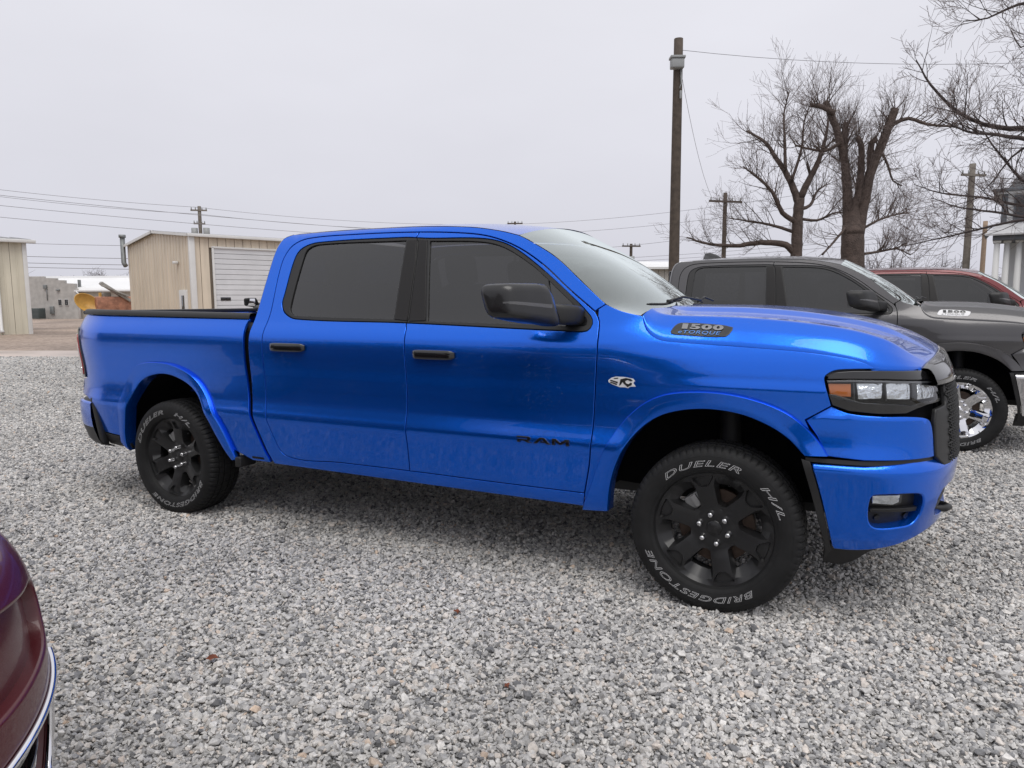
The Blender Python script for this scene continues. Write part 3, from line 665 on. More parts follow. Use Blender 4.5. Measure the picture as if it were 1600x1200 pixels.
        o = P('air_dam', skin, np.concatenate([densify([(.487, .37), (.487, .25), (.60, .250)], .03, False), smooth_curve([(.60, .25), (.68, .285), (.76, .34), (.9, .37), (1.2, .39), (SMAX, .39)])[1:], densify([(SMAX, .47), (1.1, .46), (.9, .42), (.7, .385)], .05, False)]), BLACKPL, src, off=-.045, gap=0, ds=.03); mirror_obj(o, mir)
        o = P('lower_grille', skin, densify([(1.0, .66), (SMAX, .66), (SMAX, .495), (1.0, .495)], .03), DARK, src, off=-.03, gap=0, ds=.03); mirror_obj(o, mir)
        mm = MB()
        for k in range(6):
            zz = .50 + k * .026; sx_ = np.linspace(1.03, SMAX, 24); q = skin(sx_, zz + 0 * sx_, -.012); mm.tube(q, .006, 6)
        o = mm.build('grille_bar', BLACKPL, src); mirror_obj(o, mir)
    # tow hooks
    for sy in (-1, 1):
        MB().tube([(.84, sy * .46, .512), (.91, sy * .46, .512), (.962, sy * .475, .512), (.980, sy * .51, .512), (.962, sy * .545, .512), (.91, sy * .56, .512), (.84, sy * .56, .512)], .016, 10).build('tow_hook', BLACKPL, root)
    # --- head lamp
    hp = densify(np.array(HEAD), .03); hp = smooth_curve(HEAD, True, (5,), .02)
    hl = P('head_lamp', skin, hp, HOUSING, root, off=-.05, gap=-.004, ds=.025); hl2 = mirror_obj(hl)
    def sub(name, poly, material, off, lip=.01, sm=False, ds=.02):
        o = P(name, skin, smooth_curve(poly, True, step=.015) if sm else densify(poly, .015), material, hl, off=off, gap=.0008, ds=ds, lip=lip); mirror_obj(o, hl2)
    sub('running_lamp_strip', [(.461, 1.130), (.470, 1.150), (.497, 1.162), (.56, 1.169), (.66, 1.171), (.949, 1.165), (1.055, 1.147), (1.062, 1.118), (.70, 1.134), (.56, 1.134)], BLACKGL, .002, .03)
    sub('lamp_lower_trim', [(.468, 1.070), (.487, 1.020), (.554, .997), (.68, .987), (.80, .988), (.86, 1.006), (.93, 1.018), (1.065, 1.024), (1.065, 1.036), (.90, 1.034), (.83, 1.022), (.74, 1.030), (.60, 1.036), (.50, 1.066)], BLACKGL, -.002, .03)
    sub('turn_signal', [(.466, 1.112), (.560, 1.114), (.562, 1.056), (.476, 1.058)], AMBER, -.016, .03)
    sub('low_beam', [(.580, 1.116), (.700, 1.119), (.692, 1.050), (.590, 1.046)], REFLECTOR, -.020, .02)
    sub('high_beam', [(.712, 1.119), (.845, 1.115), (.836, 1.044), (.703, 1.048)], REFLECTOR, -.018, .02)
    sub('inner_beam', [(.893, 1.110), (1.052, 1.105), (1.046, 1.042), (.880, 1.040)], REFLECTOR, -.016, .02)
    for s0_ in (.570, .705): sub('lamp_divider', [(s0_ - .005, 1.12), (s0_ + .004, 1.12), (s0_ + .008, 1.04), (s0_ - .001, 1.04)], BLACKGL, -.010, .03)
    sub('lamp_divider', [(.850, 1.115), (.884, 1.113), (.872, 1.036), (.842, 1.038)], BLACKGL, -.012, .03)
    sub('lamp_rim', [(.462, 1.127), (.56, 1.131), (.70, 1.130), (1.06, 1.114), (1.06, 1.104), (.70, 1.120), (.56, 1.121), (.463, 1.117)], BADGEGREY, -.005, .02)
    sub('lamp_cover', [(.458, 1.126), (.56, 1.133), (.70, 1.133), (1.062, 1.116), (1.067, 1.03), (.90, 1.03), (.83, 1.02), (.74, 1.026), (.60, 1.032), (.484, 1.05)], CLEAR, -.001, .004)
    # --- grille and its black surround
    both(P('grille_surround', skin, densify([(.950, .950), (.965, 1.000), (1.075, 1.012), (1.09, 1.10), (1.16, 1.10), (1.14, .80), (1.12, .742), (1.03, .745), (.960, .795)], .02), BLACKPL, root, off=.016, gap=.001, ds=.02, rad=.008))
    def nose(a, b, o=0.0):      # a along plan, b 0..1 from grille top to the hood edge
        p = skin(a, 1.10 + .0 * a, .03 + o); top = hood_front(a)
        return p * (1 - b)[:, None] + top * b[:, None] + np.stack([0 * a, 0 * a, .02 * np.sin(PI * b)], 1)
    # hood -------------------------------------------------------------
    edge = np.concatenate([smooth_curve(SHUT, step=.02), smooth_curve([(.664, 1.180), (.80, 1.178), (.949, 1.176)], step=.03)[1:]])
    el = np.concatenate([[0], np.cumsum(np.linalg.norm(np.diff(edge, axis=0), axis=1))]); 
    nv, nu = 60, 46
    zc = pchip([-.32, 0, .2, .4, .6, .75, .85, .93], [1.442, 1.440, 1.430, 1.408, 1.372, 1.328, 1.285, 1.235])
    tv = np.linspace(0, 1, nv); e_t = np.interp(tv, [0, .10, .25, .8, .88, 1], [0, .06, .16, .80, .87, 1]) * el[-1]
    E = skin(np.interp(e_t, el, edge[:, 0]), np.interp(e_t, el, edge[:, 1]), 0)
    E[:, 1] += .004; E[:, 2] += .0
    xc = np.interp(tv, [0, 1], [-.30, .93]); xc = -.30 + (1.23) * np.interp(e_t / el[-1], [0, .16, .80, 1], [0, .12, .80, 1])
    au = np.array([0, .010, .05, .118, .132, .41, .425, .487, .505, .70, 1.0]); hu = np.array([0, .10, .38, .70, .725, .790, .805, .945, .958, .985, 1.0])
    hf = lambda q: .8 * np.interp(q, au, hu) + .2 * pchip(au, hu)(q)
    a_ = np.concatenate([np.linspace(0, .10, 10)[:-1], np.linspace(.10, .15, 9)[:-1], np.linspace(.15, .40, 9)[:-1], np.linspace(.40, .52, 17)[:-1], np.linspace(.52, 1.0, 16)])
    Pg = np.zeros((nv, len(a_), 3))
    for i in range(nv):
        zz = float(zc(xc[i])); C = np.array([xc[i], 0, zz])
        fade = float(sstep(.80, 1.0, tv[i])); fade *= .75; h = hf(a_) * (1 - fade) + (1 - (1 - a_)**1.7) * fade
        Pg[i, :, 1] = E[i, 1] * (1 - a_); Pg[i, :, 0] = E[i, 0] + (C[0] - E[i, 0]) * (1 - (1 - a_)**1.8); Pg[i, :, 2] = E[i, 2] + (C[2] - E[i, 2]) * h
    # smooth the lattice along its length a little
    for _ in range(3): Pg[1:-1, 1:, :] = (Pg[:-2, 1:, :] + 2 * Pg[1:-1, 1:, :] + Pg[2:, 1:, :]) / 4
    front = Pg[-1].copy()
    lipf = front + np.array([.006, 0, -.012]); lipf2 = front + np.array([-.01, 0, -.035])
    full = np.concatenate([Pg, lipf[None], lipf2[None]])
    ledge = full[:, :1, :] + np.array([0, .004, -.02]); full = np.concatenate([ledge, full], 1)
    left = full[:, ::-1, :].copy(); left[:, :, 1] *= -1
    full = np.concatenate([full, left[:, 1:, :]], 1)
    hood = MB().grid(full[::-1]).build('hood', PAINT, root)
    def hood_front(a):
        y = np.interp(a, [.949, SMAX], [front[0, 1], 0.0]); return np.stack([np.interp(y, front[:, 1], front[:, 0]), y, np.interp(y, front[:, 1], front[:, 2])], 1) + np.array([.010, 0, -.006])
    aa = np.linspace(.955, SMAX, 40); rows = []
    for b in (0, .06, .35, .6, .85, .97, 1.0):
        q = nose(aa, np.full(40, b)); q[:, 0] += (.012 if 0 < b < .97 else 0); rows.append(q)
    rows.insert(0, rows[0] + np.array([-.05, 0, .0])); rows.append(rows[-1] + np.array([-.03, 0, -.02]))
    q = MB().grid(np.array(rows)).build('nose_panel', BLACKGL, root); both(q)
    gr = P('grille', skin, densify([(1.07, 1.11), (SMAX, 1.11), (SMAX, .76), (1.07, .76)], .03), DARK, root, off=-.02, gap=0, ds=.03); gr2 = mirror_obj(gr)
    mm = MB(); row = 0
    for zz in np.arange(.775, 1.105, .028):
        for sg in np.arange(1.10 + (row % 2) * .022, SMAX - .01, .044):
            p = skin(sg, zz, 0.0); p2 = skin(sg + .01, zz, 0.0); t_ = (p2 - p) / np.linalg.norm(p2 - p); nrm = np.array([t_[1], -t_[0], 0])
            for sgn_ in (-1, 1):
                a0 = p + t_ * sgn_ * .021 - nrm * .01; a1 = p + np.array([0, 0, sgn_ * .013]) + nrm * .026; a2 = p - t_ * sgn_ * .0 + np.array([0, 0, sgn_ * .014]) - nrm * .01
                mm.tube([p + t_ * .021 + nrm * .012, a1, p - t_ * .021 + nrm * .012], .0045, 5)
        row += 1
    o = mm.build('grille_mesh', BLACKPL, gr); mirror_obj(o, gr2)
    # --- hood badges
    bd = [(-.228, 1.322), (-.212, 1.350), (-.19, 1.362), (.0, 1.353), (.050, 1.343), (.050, 1.330), (.025, 1.300), (-.19, 1.306), (-.222, 1.311)]
    hx = Pg[:, :12, :]                                  # outer hood strip: map (x, z) to the hood surface
    def hood_side(a, b, off=0.0):
        a = np.asarray(a, float); b = np.asarray(b, float); out_ = np.zeros((len(a), 3))
        for i in range(len(a)):
            r_ = np.array([np.interp(b[i], Pg[k, :15, 2], Pg[k, :15, 1]) for k in range(nv)]); xx = np.array([np.interp(b[i], Pg[k, :15, 2], Pg[k, :15, 0]) for k in range(nv)])
            out_[i] = (a[i], np.interp(a[i], xx, r_) - off * .8, b[i] + off * .6)
        return out_
    o = P('hood_badge', hood_side, smooth_curve(bd, True, (0, 4), .02), badge_bg, hood, off=.0035, gap=0, ds=.02, dz=.006, lip=.007); mirror_obj(o, hood)
    for k, ch in enumerate('1500'):
        v, f = text_mesh(ch, 1.0, 0, .0, 1.0, .045); xm = (v[:, 0].max() + v[:, 0].min()) / 2; wd = v[:, 0].max() - v[:, 0].min(); y0 = v[:, 1].min()
        xc_ = (-.165, -.118, -.066, -.014)[k]; ww = (.026, .046, .048, .048)[k]; xs_ = xc_ + (v[:, 0] - xm) / wd * ww
        mesh_obj('badge_digit', hood_side(xs_, 1.3285 - (xs_ + .09) * .035 + (v[:, 1] - y0) / (v[:, 1].max() - y0) * .0235, .0075), f, badge_fg, hood, False)
    v, f = text_mesh('eTORQUE', 1.0, 0, .2, 1.12, 0); wd = v[:, 0].max() - v[:, 0].min(); xs_ = (v[:, 0] - (v[:, 0].max() + v[:, 0].min()) / 2) / wd
    mesh_obj('badge_script', hood_side(-.095 + xs_ * .19, 1.3085 + v[:, 1] / v[:, 1].max() * .0145 - xs_ * .006, .0075), f, badge_sub, hood, False)
    # --- roof, windscreen, cab back
    re_ = smooth_curve(ROOF_EDGE, step=.04); n = len(re_); E2 = skin(re_[:, 0], re_[:, 1], -.001)
    zr = pchip([-2.80, -2.6, -2.3, -2.0, -1.6, -1.3, -1.12], [1.928, 1.948, 1.962, 1.966, 1.958, 1.934, 1.910]); rows = []
    for t in np.concatenate([np.linspace(0, .2, 8)[:-1], np.linspace(.2, 1, 14)]):
        xc_ = E2[:, 0] + np.interp(E2[:, 0], [-2.8, -2.0, -1.1], [-.02, 0, .03]); zz = zr(E2[:, 0]); k = 1 - (1 - t)**2.0
        rows.append(np.stack([E2[:, 0] + (xc_ - E2[:, 0]) * k, E2[:, 1] * (1 - t), E2[:, 2] + (zz - E2[:, 2]) * k], 1))
    half = np.array(rows); oth = half[::-1].copy(); oth[:, :, 1] *= -1; rf = np.concatenate([half, oth[1:]])
    MB().grid(rf[::-1]).build('roof', PAINT, root)
    roof_front = rf[:, -1, :]
    # windscreen: ruled between the roof front edge and the cowl, bowed
    side = skin(np.array([p[0] for p in smooth_curve(A_EDGE + [(-.441, 1.405)])]), np.array([p[1] for p in smooth_curve(A_EDGE + [(-.441, 1.405)])]), -.004)
    ns = len(side); rows = []
    cx = np.linspace(roof_front[len(rf) // 2][0], -.24, ns); czz = np.linspace(roof_front[len(rf) // 2][2] - .004, 1.355, ns) + .035 * np.sin(np.linspace(0, PI, ns))
    for t in np.linspace(-1, 1, 31):
        k = 1 - abs(t)**2.2; y = side[:, 1] * (-t) * -1
        rows.append(np.stack([side[:, 0] + (cx - side[:, 0]) * k, np.abs(side[:, 1]) * t, side[:, 2] + (czz - side[:, 2]) * k], 1))
    ws = MB().grid(np.array(rows)).build('windscreen', WSGLASS, root)
    m = MB()            # black frit band behind the edge
    rr = np.array(rows); fr_ = np.concatenate([rr[:, :1], rr[:, :1] + (rr[:, 2:3] - rr[:, :1]) * .6], 1) + np.array([-.006, 0, -.006]); m.grid(fr_)
    fr_ = np.concatenate([rr[:, -1:], rr[:, -1:] + (rr[:, -3:-2] - rr[:, -1:]) * .8], 1) + np.array([-.006, 0, -.006]); m.grid(fr_)
    m.build('windscreen_band', BLACKPL, ws)
    # cowl
    rows = []
    base = rr[:, -1, :]; hr = full[0]; 
    yb = np.linspace(-.90, .90, 41); bx = np.interp(yb, base[:, 1], base[:, 0]); bz = np.interp(yb, base[:, 1], base[:, 2]); hx_ = np.interp(yb, hr[:, 1], hr[:, 0]); hz_ = np.interp(yb, hr[:, 1], hr[:, 2])
    MB().grid(np.array([np.stack([bx - .02, yb, bz + .0], 1), np.stack([bx + .02, yb, bz - .012], 1), np.stack([hx_ - .01, yb, np.minimum(bz, hz_) - .035], 1), np.stack([hx_ + .12, yb, np.minimum(bz, hz_) - .06], 1)])).build('cowl_panel', BLACKPL, root)
    # wipers
    for y0, y1 in ((-.70, -.10), (-.05, .55)):
        m = MB(); ys_ = np.linspace(y0, y1, 12); q = []
        for y in ys_:
            j = np.argmin(np.abs(rr[:, -4, 1] - y)); k = int(np.interp(y, [y0, y1], [-4, -6])); q.append(rr[j, k] + np.array([.012, 0, .022]))
        q = np.array(q); q[:, 1] = ys_
        for _ in range(2): q[1:-1] = (q[:-2] + q[1:-1] + q[2:]) / 3
        m.tube(q, [.004] + [.0075] * 10 + [.004], 6); m.tube([q[5] + np.array([.0, 0, .012]), q[8] + np.array([.03, 0, .02]), (q[11][0] + .10, y1 + .06, q[11][2] - .02)], .007, 6)
        m.box(q[5] + np.array([.0, 0, .008]), (.028, .05, .022), bev=.006)
        m.build('wiper', BLACKPL, root)
    # cab back
    cr_ = smooth_curve(CAB_REAR[:], step=.03); Eb = skin(cr_[:, 0], cr_[:, 1], -.003); rows = []
    for t, dx in [(0, 0), (.012, -.012), (.04, -.026), (.1, -.036), (.5, -.045), (1, -.048)]:
        rows.append(np.stack([Eb[:, 0] + dx, Eb[:, 1] * (1 - t), Eb[:, 2] + 0 * dx], 1))
    h_ = np.array(rows); o_ = h_[::-1].copy(); o_[:, :, 1] *= -1
    MB().grid(np.concatenate([h_, o_[1:]])).build('cab_back', PAINT, root)
    MB().box((-2.915, 0, 1.62), (.02, 1.25, .36), bev=.008).build('rear_window', BLACKGL, root)
    # --- mirrors
    for sy in (-1, 1):
        m = MB(); rows = []
        st = [(-1.085, .055, .045, 1.408, -.78), (-1.10, .085, .060, 1.430, -.80), (-1.125, .098, .078, 1.453, -.83), (-1.16, .098, .088, 1.456, -.86), (-1.25, .090, .090, 1.463, -.90), (-1.315, .081, .084, 1.468, -.93), (-1.338, .070, .070, 1.468, -.94), (-1.346, .045, .04, 1.466, -.945)]
        for y, hz, hx2, cz, cx2 in st:
            t = np.linspace(0, 2 * PI, 28, endpoint=False); c_, s_ = np.cos(t), np.sin(t); k = .42
            xx = np.sign(c_) * np.abs(c_)**k * hx2; zz = np.sign(s_) * np.abs(s_)**k * hz
            rows.append(np.stack([cx2 + xx - .02 * zz / hz, np.full(28, sy * -y * -1.0 if sy > 0 else y), cz + zz], 1))
        rows = np.array(rows)
        if sy > 0: rows[:, :, 1] = -np.array([s[0] for s in st])[:, None]
        c0 = rows[0].mean(0); c1 = rows[-1].mean(0)
        rows = np.concatenate([np.repeat(c0[None, None], 28, 1), rows, np.repeat(c1[None, None], 28, 1)])
        mir = m.grid(rows if sy > 0 else rows[:, ::-1], closeu=True).build('side_mirror', MIRB, root)
        m = MB(); rows = []
        for y, hz, hx2, cz, cx2 in [(-.93, .048, .055, 1.395, -.712), (-.99, .050, .055, 1.398, -.715), (-1.03, .050, .050, 1.402, -.745), (-1.10, .050, .046, 1.408, -.79)]:
            t = np.linspace(0, 2 * PI, 24, endpoint=False); c_, s_ = np.cos(t), np.sin(t)
            rows.append(np.stack([cx2 + np.sign(c_) * np.abs(c_)**.6 * hx2, np.full(24, y * -sy), cz + np.sign(s_) * np.abs(s_)**.6 * hz], 1))
        rows = np.array(rows); rows = np.concatenate([rows, np.repeat(rows[-1].mean(0)[None, None], 24, 1)])
        m.grid(rows if sy > 0 else rows[:, ::-1], closeu=True).build('mirror_arm', BLACKPL, mir)
        MB().box((-.985 - .004, sy * 1.225, 1.462), (.01, .19, .15), Matrix.Rotation(sy * R(-14), 3, 'Z'), .004).build('mirror_glass', CHROME, mir, autosmooth=30)
        MB().grid(np.array([[(cx2 + hx2 * .995 + .004, y * -sy, cz - hz * f) for y, hz, hx2, cz, cx2 in st[2:8]] for f in (.02, .06, .42, .46)])[::sy]).build('mirror_signal', SIGNAL, mir)
    # --- dark inner shell so gaps read black
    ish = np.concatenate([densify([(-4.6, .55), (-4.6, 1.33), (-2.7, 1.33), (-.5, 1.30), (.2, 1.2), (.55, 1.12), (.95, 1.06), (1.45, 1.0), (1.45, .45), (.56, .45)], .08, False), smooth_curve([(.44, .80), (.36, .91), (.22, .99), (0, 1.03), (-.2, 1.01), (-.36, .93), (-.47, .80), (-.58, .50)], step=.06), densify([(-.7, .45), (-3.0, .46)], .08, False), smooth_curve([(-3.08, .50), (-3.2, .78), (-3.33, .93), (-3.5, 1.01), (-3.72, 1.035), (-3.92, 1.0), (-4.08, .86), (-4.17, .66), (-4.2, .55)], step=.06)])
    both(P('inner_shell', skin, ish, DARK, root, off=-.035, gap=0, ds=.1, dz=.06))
    MB().box((-2.78, 0, 1.2), (.1, 1.84, 1.3), bev=.02).build('gap_filler', DARK, root) if False else None
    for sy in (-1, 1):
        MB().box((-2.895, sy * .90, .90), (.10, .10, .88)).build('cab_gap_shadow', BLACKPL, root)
    # wheel wells, frame, axles
    for x in (0.0, -3.67):
        for sy in (-1, 1):
            t = np.linspace(R(4), R(176), 30); rows = []
            for y, r_ in [(.965, .535), (.90, .54), (.55, .54), (.53, .2)]: rows.append(np.stack([x - .04 + r_ * np.cos(t) * (1.02 if x == 0 else 1.0), np.full(30, sy * y), .44 + r_ * np.sin(t)], 1))
            MB().grid(np.array(rows)).build('wheel_well', DARK, root)
    m = MB()
    for sy in (-1, 1): m.box((-1.9, sy * .48, .50), (5.4, .09, .16))
    m.tube([(-3.67, -.78, .397), (-3.67, .78, .397)], .05, 10); m.box((-3.67, .05, .397), (.30, .30, .26), bev=.06); m.box((-1.9, 0, .40), (2.0, .55, .10), bev=.03); m.tube([(-3.2, .2, .42), (-1.0, .12, .40)], .045, 8)
    m.box((0, 0, .42), (.5, .7, .2), bev=.04); m.box((.05, 0, .86), (1.1, 1.02, .55)); m.box((-3.67, 0, .72), (1.3, 1.02, .12))
    for sy in (-1, 1): m.tube([(0, sy * .75, .36), (-.15, sy * .40, .42)], .03, 8); m.tube([(.02, sy * .60, .45), (.0, sy * .56, .95)], .055, 10); m.box((0.03, sy * .70, .62), (.10, .16, .05), bev=.01)
    m.box((-1.85, 0, .55), (2.3, 1.7, .05))
    m.build('chassis', mat('chassis_black', (.02, .02, .02), .6), root, autosmooth=40)
    for sy in (-1, 1):
        MB().box((-3.06, sy * .90, .425), (.05, .14, .07), bev=.01).build('rocker_bracket', BLACKPL, root)
    # --- interior
    m = MB(); m.box((-1.8, 0, .75), (2.1, 1.7, .1)); m.box((-.62, 0, 1.18), (.42, 1.66, .34), bev=.06); m.box((-2.72, 0, 1.15), (.06, 1.6, .9)); cabin = m.build('dashboard', SEAT, root, autosmooth=40)
    for x, nm in ((-1.45, 'front_seat'), (-2.38, 'rear_seat')):
        for sy in (-1, 1):
            s_ = MB(); s_.box((x + .15, sy * .42, .95), (.50, .50, .16), bev=.06); s_.box((x - .12, sy * .42, 1.27), (.16, .50, .62), Matrix.Rotation(R(-12), 3, 'Y'), .07); o = s_.build(nm, SEAT, root, autosmooth=50)
            MB().box((x - .21, sy * .42, 1.66), (.10, .27, .18), Matrix.Rotation(R(-8), 3, 'Y'), .045).build('headrest', SEAT, o, autosmooth=50)
    t = np.linspace(0, 2 * PI, 25); MB().tube([(-.93 + .06 * math.sin(a), .40 + .19 * math.cos(a), 1.26 + .18 * math.sin(a)) for a in t], .016, 8, cap=False).build('steering_wheel', SEAT, root)
    if door_letters:
        gl, gw = glyphs('RAM'); m = MB()
        for g in gl:
            g = densify(g, .08); ln_ = .289; q = np.stack([-.996 + g[:, 0] / gw * ln_, .7425 + g[:, 1] * .034], 1)
            if area2(q) < 0: q = q[::-1]
            o = P('door_letter', skin, q, BLACKGL, front_door, off=.008, gap=0, rad=.001, lip=.008, ds=.02, dz=.01)
    if sticker:
        base_ = [(-.509, 1.085), (-.492, 1.098), (-.47, 1.104), (-.43, 1.104), (-.385, 1.098), (-.376, 1.088), (-.384, 1.076), (-.372, 1.060), (-.40, 1.058), (-.41, 1.050), (-.425, 1.054), (-.452, 1.053), (-.49, 1.066), (-.507, 1.075)]
        st = P('fender_sticker', skin, densify(base_, .01), WHITEPRINT, fender, off=.0014, gap=0, rad=.0003, lip=.001)
        blk = mat('sticker_black', (.01, .01, .01), .5)
        for q in ([(-.455, 1.060), (-.447, 1.092), (-.42, 1.100), (-.395, 1.096), (-.387, 1.088), (-.396, 1.084), (-.412, 1.090), (-.424, 1.084), (-.420, 1.074), (-.408, 1.070), (-.398, 1.078), (-.390, 1.076), (-.392, 1.066), (-.405, 1.060), (-.412, 1.054), (-.42, 1.062), (-.43, 1.070), (-.437, 1.080), (-.445, 1.066)],
                  [(-.500, 1.083), (-.497, 1.088), (-.460, 1.079), (-.463, 1.072)], [(-.497, 1.0785), (-.463, 1.069), (-.467, 1.063), (-.500, 1.074)], [(-.482, 1.096), (-.46, 1.100), (-.458, 1.095), (-.476, 1.092)]):
            P('sticker_mark', skin, densify(np.array(q) if area2(np.array(q)) > 0 else np.array(q)[::-1], .008), blk, st, off=.0024, gap=0, rad=.0002, lip=.001) if False else P('sticker_mark', skin, densify(q, .008), blk, fender, off=.0026, gap=0, rad=.0002, lip=.001)
    if fin:
        MB().add([(-2.62, 0, 1.955), (-2.44, -.03, 1.965), (-2.44, .03, 1.965), (-2.60, 0, 2.03), (-2.54, 0, 2.02), (-2.64, -.025, 1.955), (-2.64, .025, 1.955)], [(1, 2, 4), (1, 4, 3, 5), (2, 6, 3, 4), (5, 3, 6)]).build('roof_antenna', BLACKGL, root)
    if window_sheet:
        q = densify([(-2.50, 1.47), (-2.50, 1.76), (-2.12, 1.76), (-2.12, 1.47)], .05); P('window_sticker', skin, q, mat('sheet_print', (.42, .42, .43), .8, noise=(60, .35)), rear_door, off=-.022, gap=0, rad=.0004, lip=.001)
    # --- wheels
    add_wheel(root, 0, -1, R(-77), R(0), rimmat=rimmat); add_wheel(root, -3.67, -1, R(-97), R(30), rimmat=rimmat)
    add_wheel(root, 0, 1, R(10), R(50), rimmat=rimmat); add_wheel(root, -3.67, 1, R(25), R(80), rimmat=rimmat)
    return root

truck = empty('pickup_truck', (0, 0, 0), 0, 'bright blue crew cab pickup truck with black wheels in the foreground', 'pickup truck', 'pickup trucks parked side by side')
build_truck(truck)

# ------------------------------------------------------------------ copies of the pickup in other colours
def copy_thing(src, loc, rz, label, cat, group, swap, drop=()):
    def rec(o, parent):
        if o.name.split('.')[0] in drop: return
        c = o.copy(); COL.objects.link(c)
        if parent is not None: c.parent = parent
        n = o.name.split('.')[0]
        if o.type == 'MESH' and o.material_slots:
            m0 = o.material_slots[0].material; m1 = swap(n, m0, o)
            if m1 is not m0: c.material_slots[0].link = 'OBJECT'; c.material_slots[0].material = m1
        for ch in kids.get(o, ()): rec(ch, c)
        return c
    kids = {}
    for o in bpy.data.objects:
        if o.parent: kids.setdefault(o.parent, []).append(o)
    r = rec(src, None); r.location = loc; r.rotation_euler = (0, 0, rz); tag(r, label, cat, group); return r
def under_wheel(o): return o.name.startswith('wheel') and not o.name.startswith('wheel_')
def swap_to(paint_, rim, chrome=False, badge=True):
    def f(n, m, o):
        if n in ('front_bumper', 'rear_bumper') and chrome: return CHROME
        if n == 'side_mirror': return BLACKPL
        if m == BLUE: return paint_
        if n == 'bed_tub': return paint_
        if (n == 'wheel' or n == 'hub_cap') and rim: return rim
        if n == 'lug_nut' and rim: return rim
        if badge and n == 'hood_badge': return WHITEPRINT
        if badge and n in ('badge_digit', 'badge_script'): return BLACKGL
        return m
    return f
GRP = 'pickup trucks parked side by side'
grey = copy_thing(truck, (1.43, 4.68, 0), 0, 'dark grey pickup truck with chrome wheels, behind the blue pickup', 'pickup truck', GRP, swap_to(GREY, CHROME, True), ('fender_sticker', 'sticker_mark', 'door_letter'))
red = copy_thing(truck, (3.12, 8.94, 0), 0, 'dark red pickup truck, mostly hidden behind the grey pickup', 'pickup truck', GRP, swap_to(RED, CHROME, True), ('fender_sticker', 'sticker_mark', 'door_letter'))
hidden = copy_thing(truck, (-10.31, 7.89, 0), R(133), 'charcoal pickup truck hidden behind the blue cab, only its mirror showing over the bed', 'pickup truck', GRP, swap_to(CHARCOAL, None), ('fender_sticker', 'sticker_mark', 'door_letter'))
MB().add([(-2.66, -.03, 1.955), (-2.66, .03, 1.955), (-2.44, -.022, 1.968), (-2.44, .022, 1.968), (-2.64, 0, 2.028), (-2.58, 0, 2.035), (-2.50, 0, 2.01)], [(0, 4, 1), (0, 2, 6, 5, 4), (1, 4, 5, 6, 3), (2, 3, 6)]).build('roof_antenna', BLACKGL, grey)
gdoor = [o for o in grey.children if o.name.startswith('rear_door')][0]
surf_panel('window_sticker', skin, densify([(-2.47, 1.46), (-2.47, 1.76), (-2.10, 1.76), (-2.10, 1.46)], .05), mat('sheet_print', (.55, .55, .56), .8, noise=(40, .3)), gdoor, off=-.022, gap=0, rad=.0004, lip=.001)

# ------------------------------------------------------------------ ground
def ground_mat(name, cols, vscale, bump, rough=.85, patch=.25, patch_scale=.35):
    m = bpy.data.materials.new(name); m.use_nodes = True; t = m.node_tree; b = t.nodes['Principled BSDF']; L = t.links.new
    tc = t.nodes.new('ShaderNodeTexCoord'); v = t.nodes.new('ShaderNodeTexVoronoi'); v.inputs['Scale'].default_value = vscale
    L(tc.outputs['Object'], v.inputs['Vector']); sp = t.nodes.new('ShaderNodeSeparateColor'); L(v.outputs['Color'], sp.inputs[0])
    r = t.nodes.new('ShaderNodeValToRGB'); el = r.color_ramp.elements
    while len(el) < len(cols): el.new(.5)
    for i, (p, c) in enumerate(cols): el[i].position = p; el[i].color = (*c, 1)
    L(sp.outputs[0], r.inputs[0])
    n = t.nodes.new('ShaderNodeTexNoise'); n.inputs['Scale'].default_value = patch_scale; n.inputs['Detail'].default_value = 6; L(tc.outputs['Object'], n.inputs['Vector'])
    mr = t.nodes.new('ShaderNodeMapRange'); mr.inputs[1].default_value = .3; mr.inputs[2].default_value = .7; mr.inputs[3].default_value = 1 - patch; mr.inputs[4].default_value = 1 + patch * .6; L(n.outputs[0], mr.inputs[0])
    s = t.nodes.new('ShaderNodeVectorMath'); s.operation = 'SCALE'; L(r.outputs[0], s.inputs[0]); L(mr.outputs[0], s.inputs['Scale']); L(s.outputs[0], b.inputs['Base Color'])
    b.inputs['Roughness'].default_value = rough
    if bump:
        bp = t.nodes.new('ShaderNodeBump'); bp.inputs['Strength'].default_value = 1; bp.inputs['Distance'].default_value = bump; bp.invert = True
        L(v.outputs['Distance'], bp.inputs['Height']); L(bp.outputs[0], b.inputs['Normal'])
    return m
GREYS = [(0.0, (.20, .20, .20)), (.25, (.35, .345, .337)), (.55, (.46, .45, .437)), (.8, (.56, .545, .528)), (1.0, (.67, .655, .635))]
def sheet(name, poly, z, material):
    return mesh_obj(name, [(x, y, z) for x, y in poly], [tuple(range(len(poly)))], material, None, False, kind='structure')
sheet('ground', [(-700, -700), (700, -700), (700, 700), (-700, 700)], -.03, ground_mat('field_dirt', [(0, (.10, .085, .06)), (.5, (.15, .125, .09)), (1, (.19, .16, .11))], 3, 0, .95, .4, .08))
sheet('yard', [(-75, 1.2), (-75, 80), (-12, 80), (-12, 11.2), (-20.6, 7.6), (-36.1, 1.1)], -.014, ground_mat('wet_dirt', [(0, (.22, .165, .13)), (.5, (.34, .265, .215)), (1, (.42, .33, .27))], 9, .01, .7, .5, .22))
sheet('concrete_road', [(-66, -12.5), (-60, -14.5), (14.5, 15.6), (10.5, 22.3), (-24, 8.6), (-40, 2.2)], -.010, mat('wet_concrete', (.44, .37, .33), .45, noise=(.5, .35, 6)))
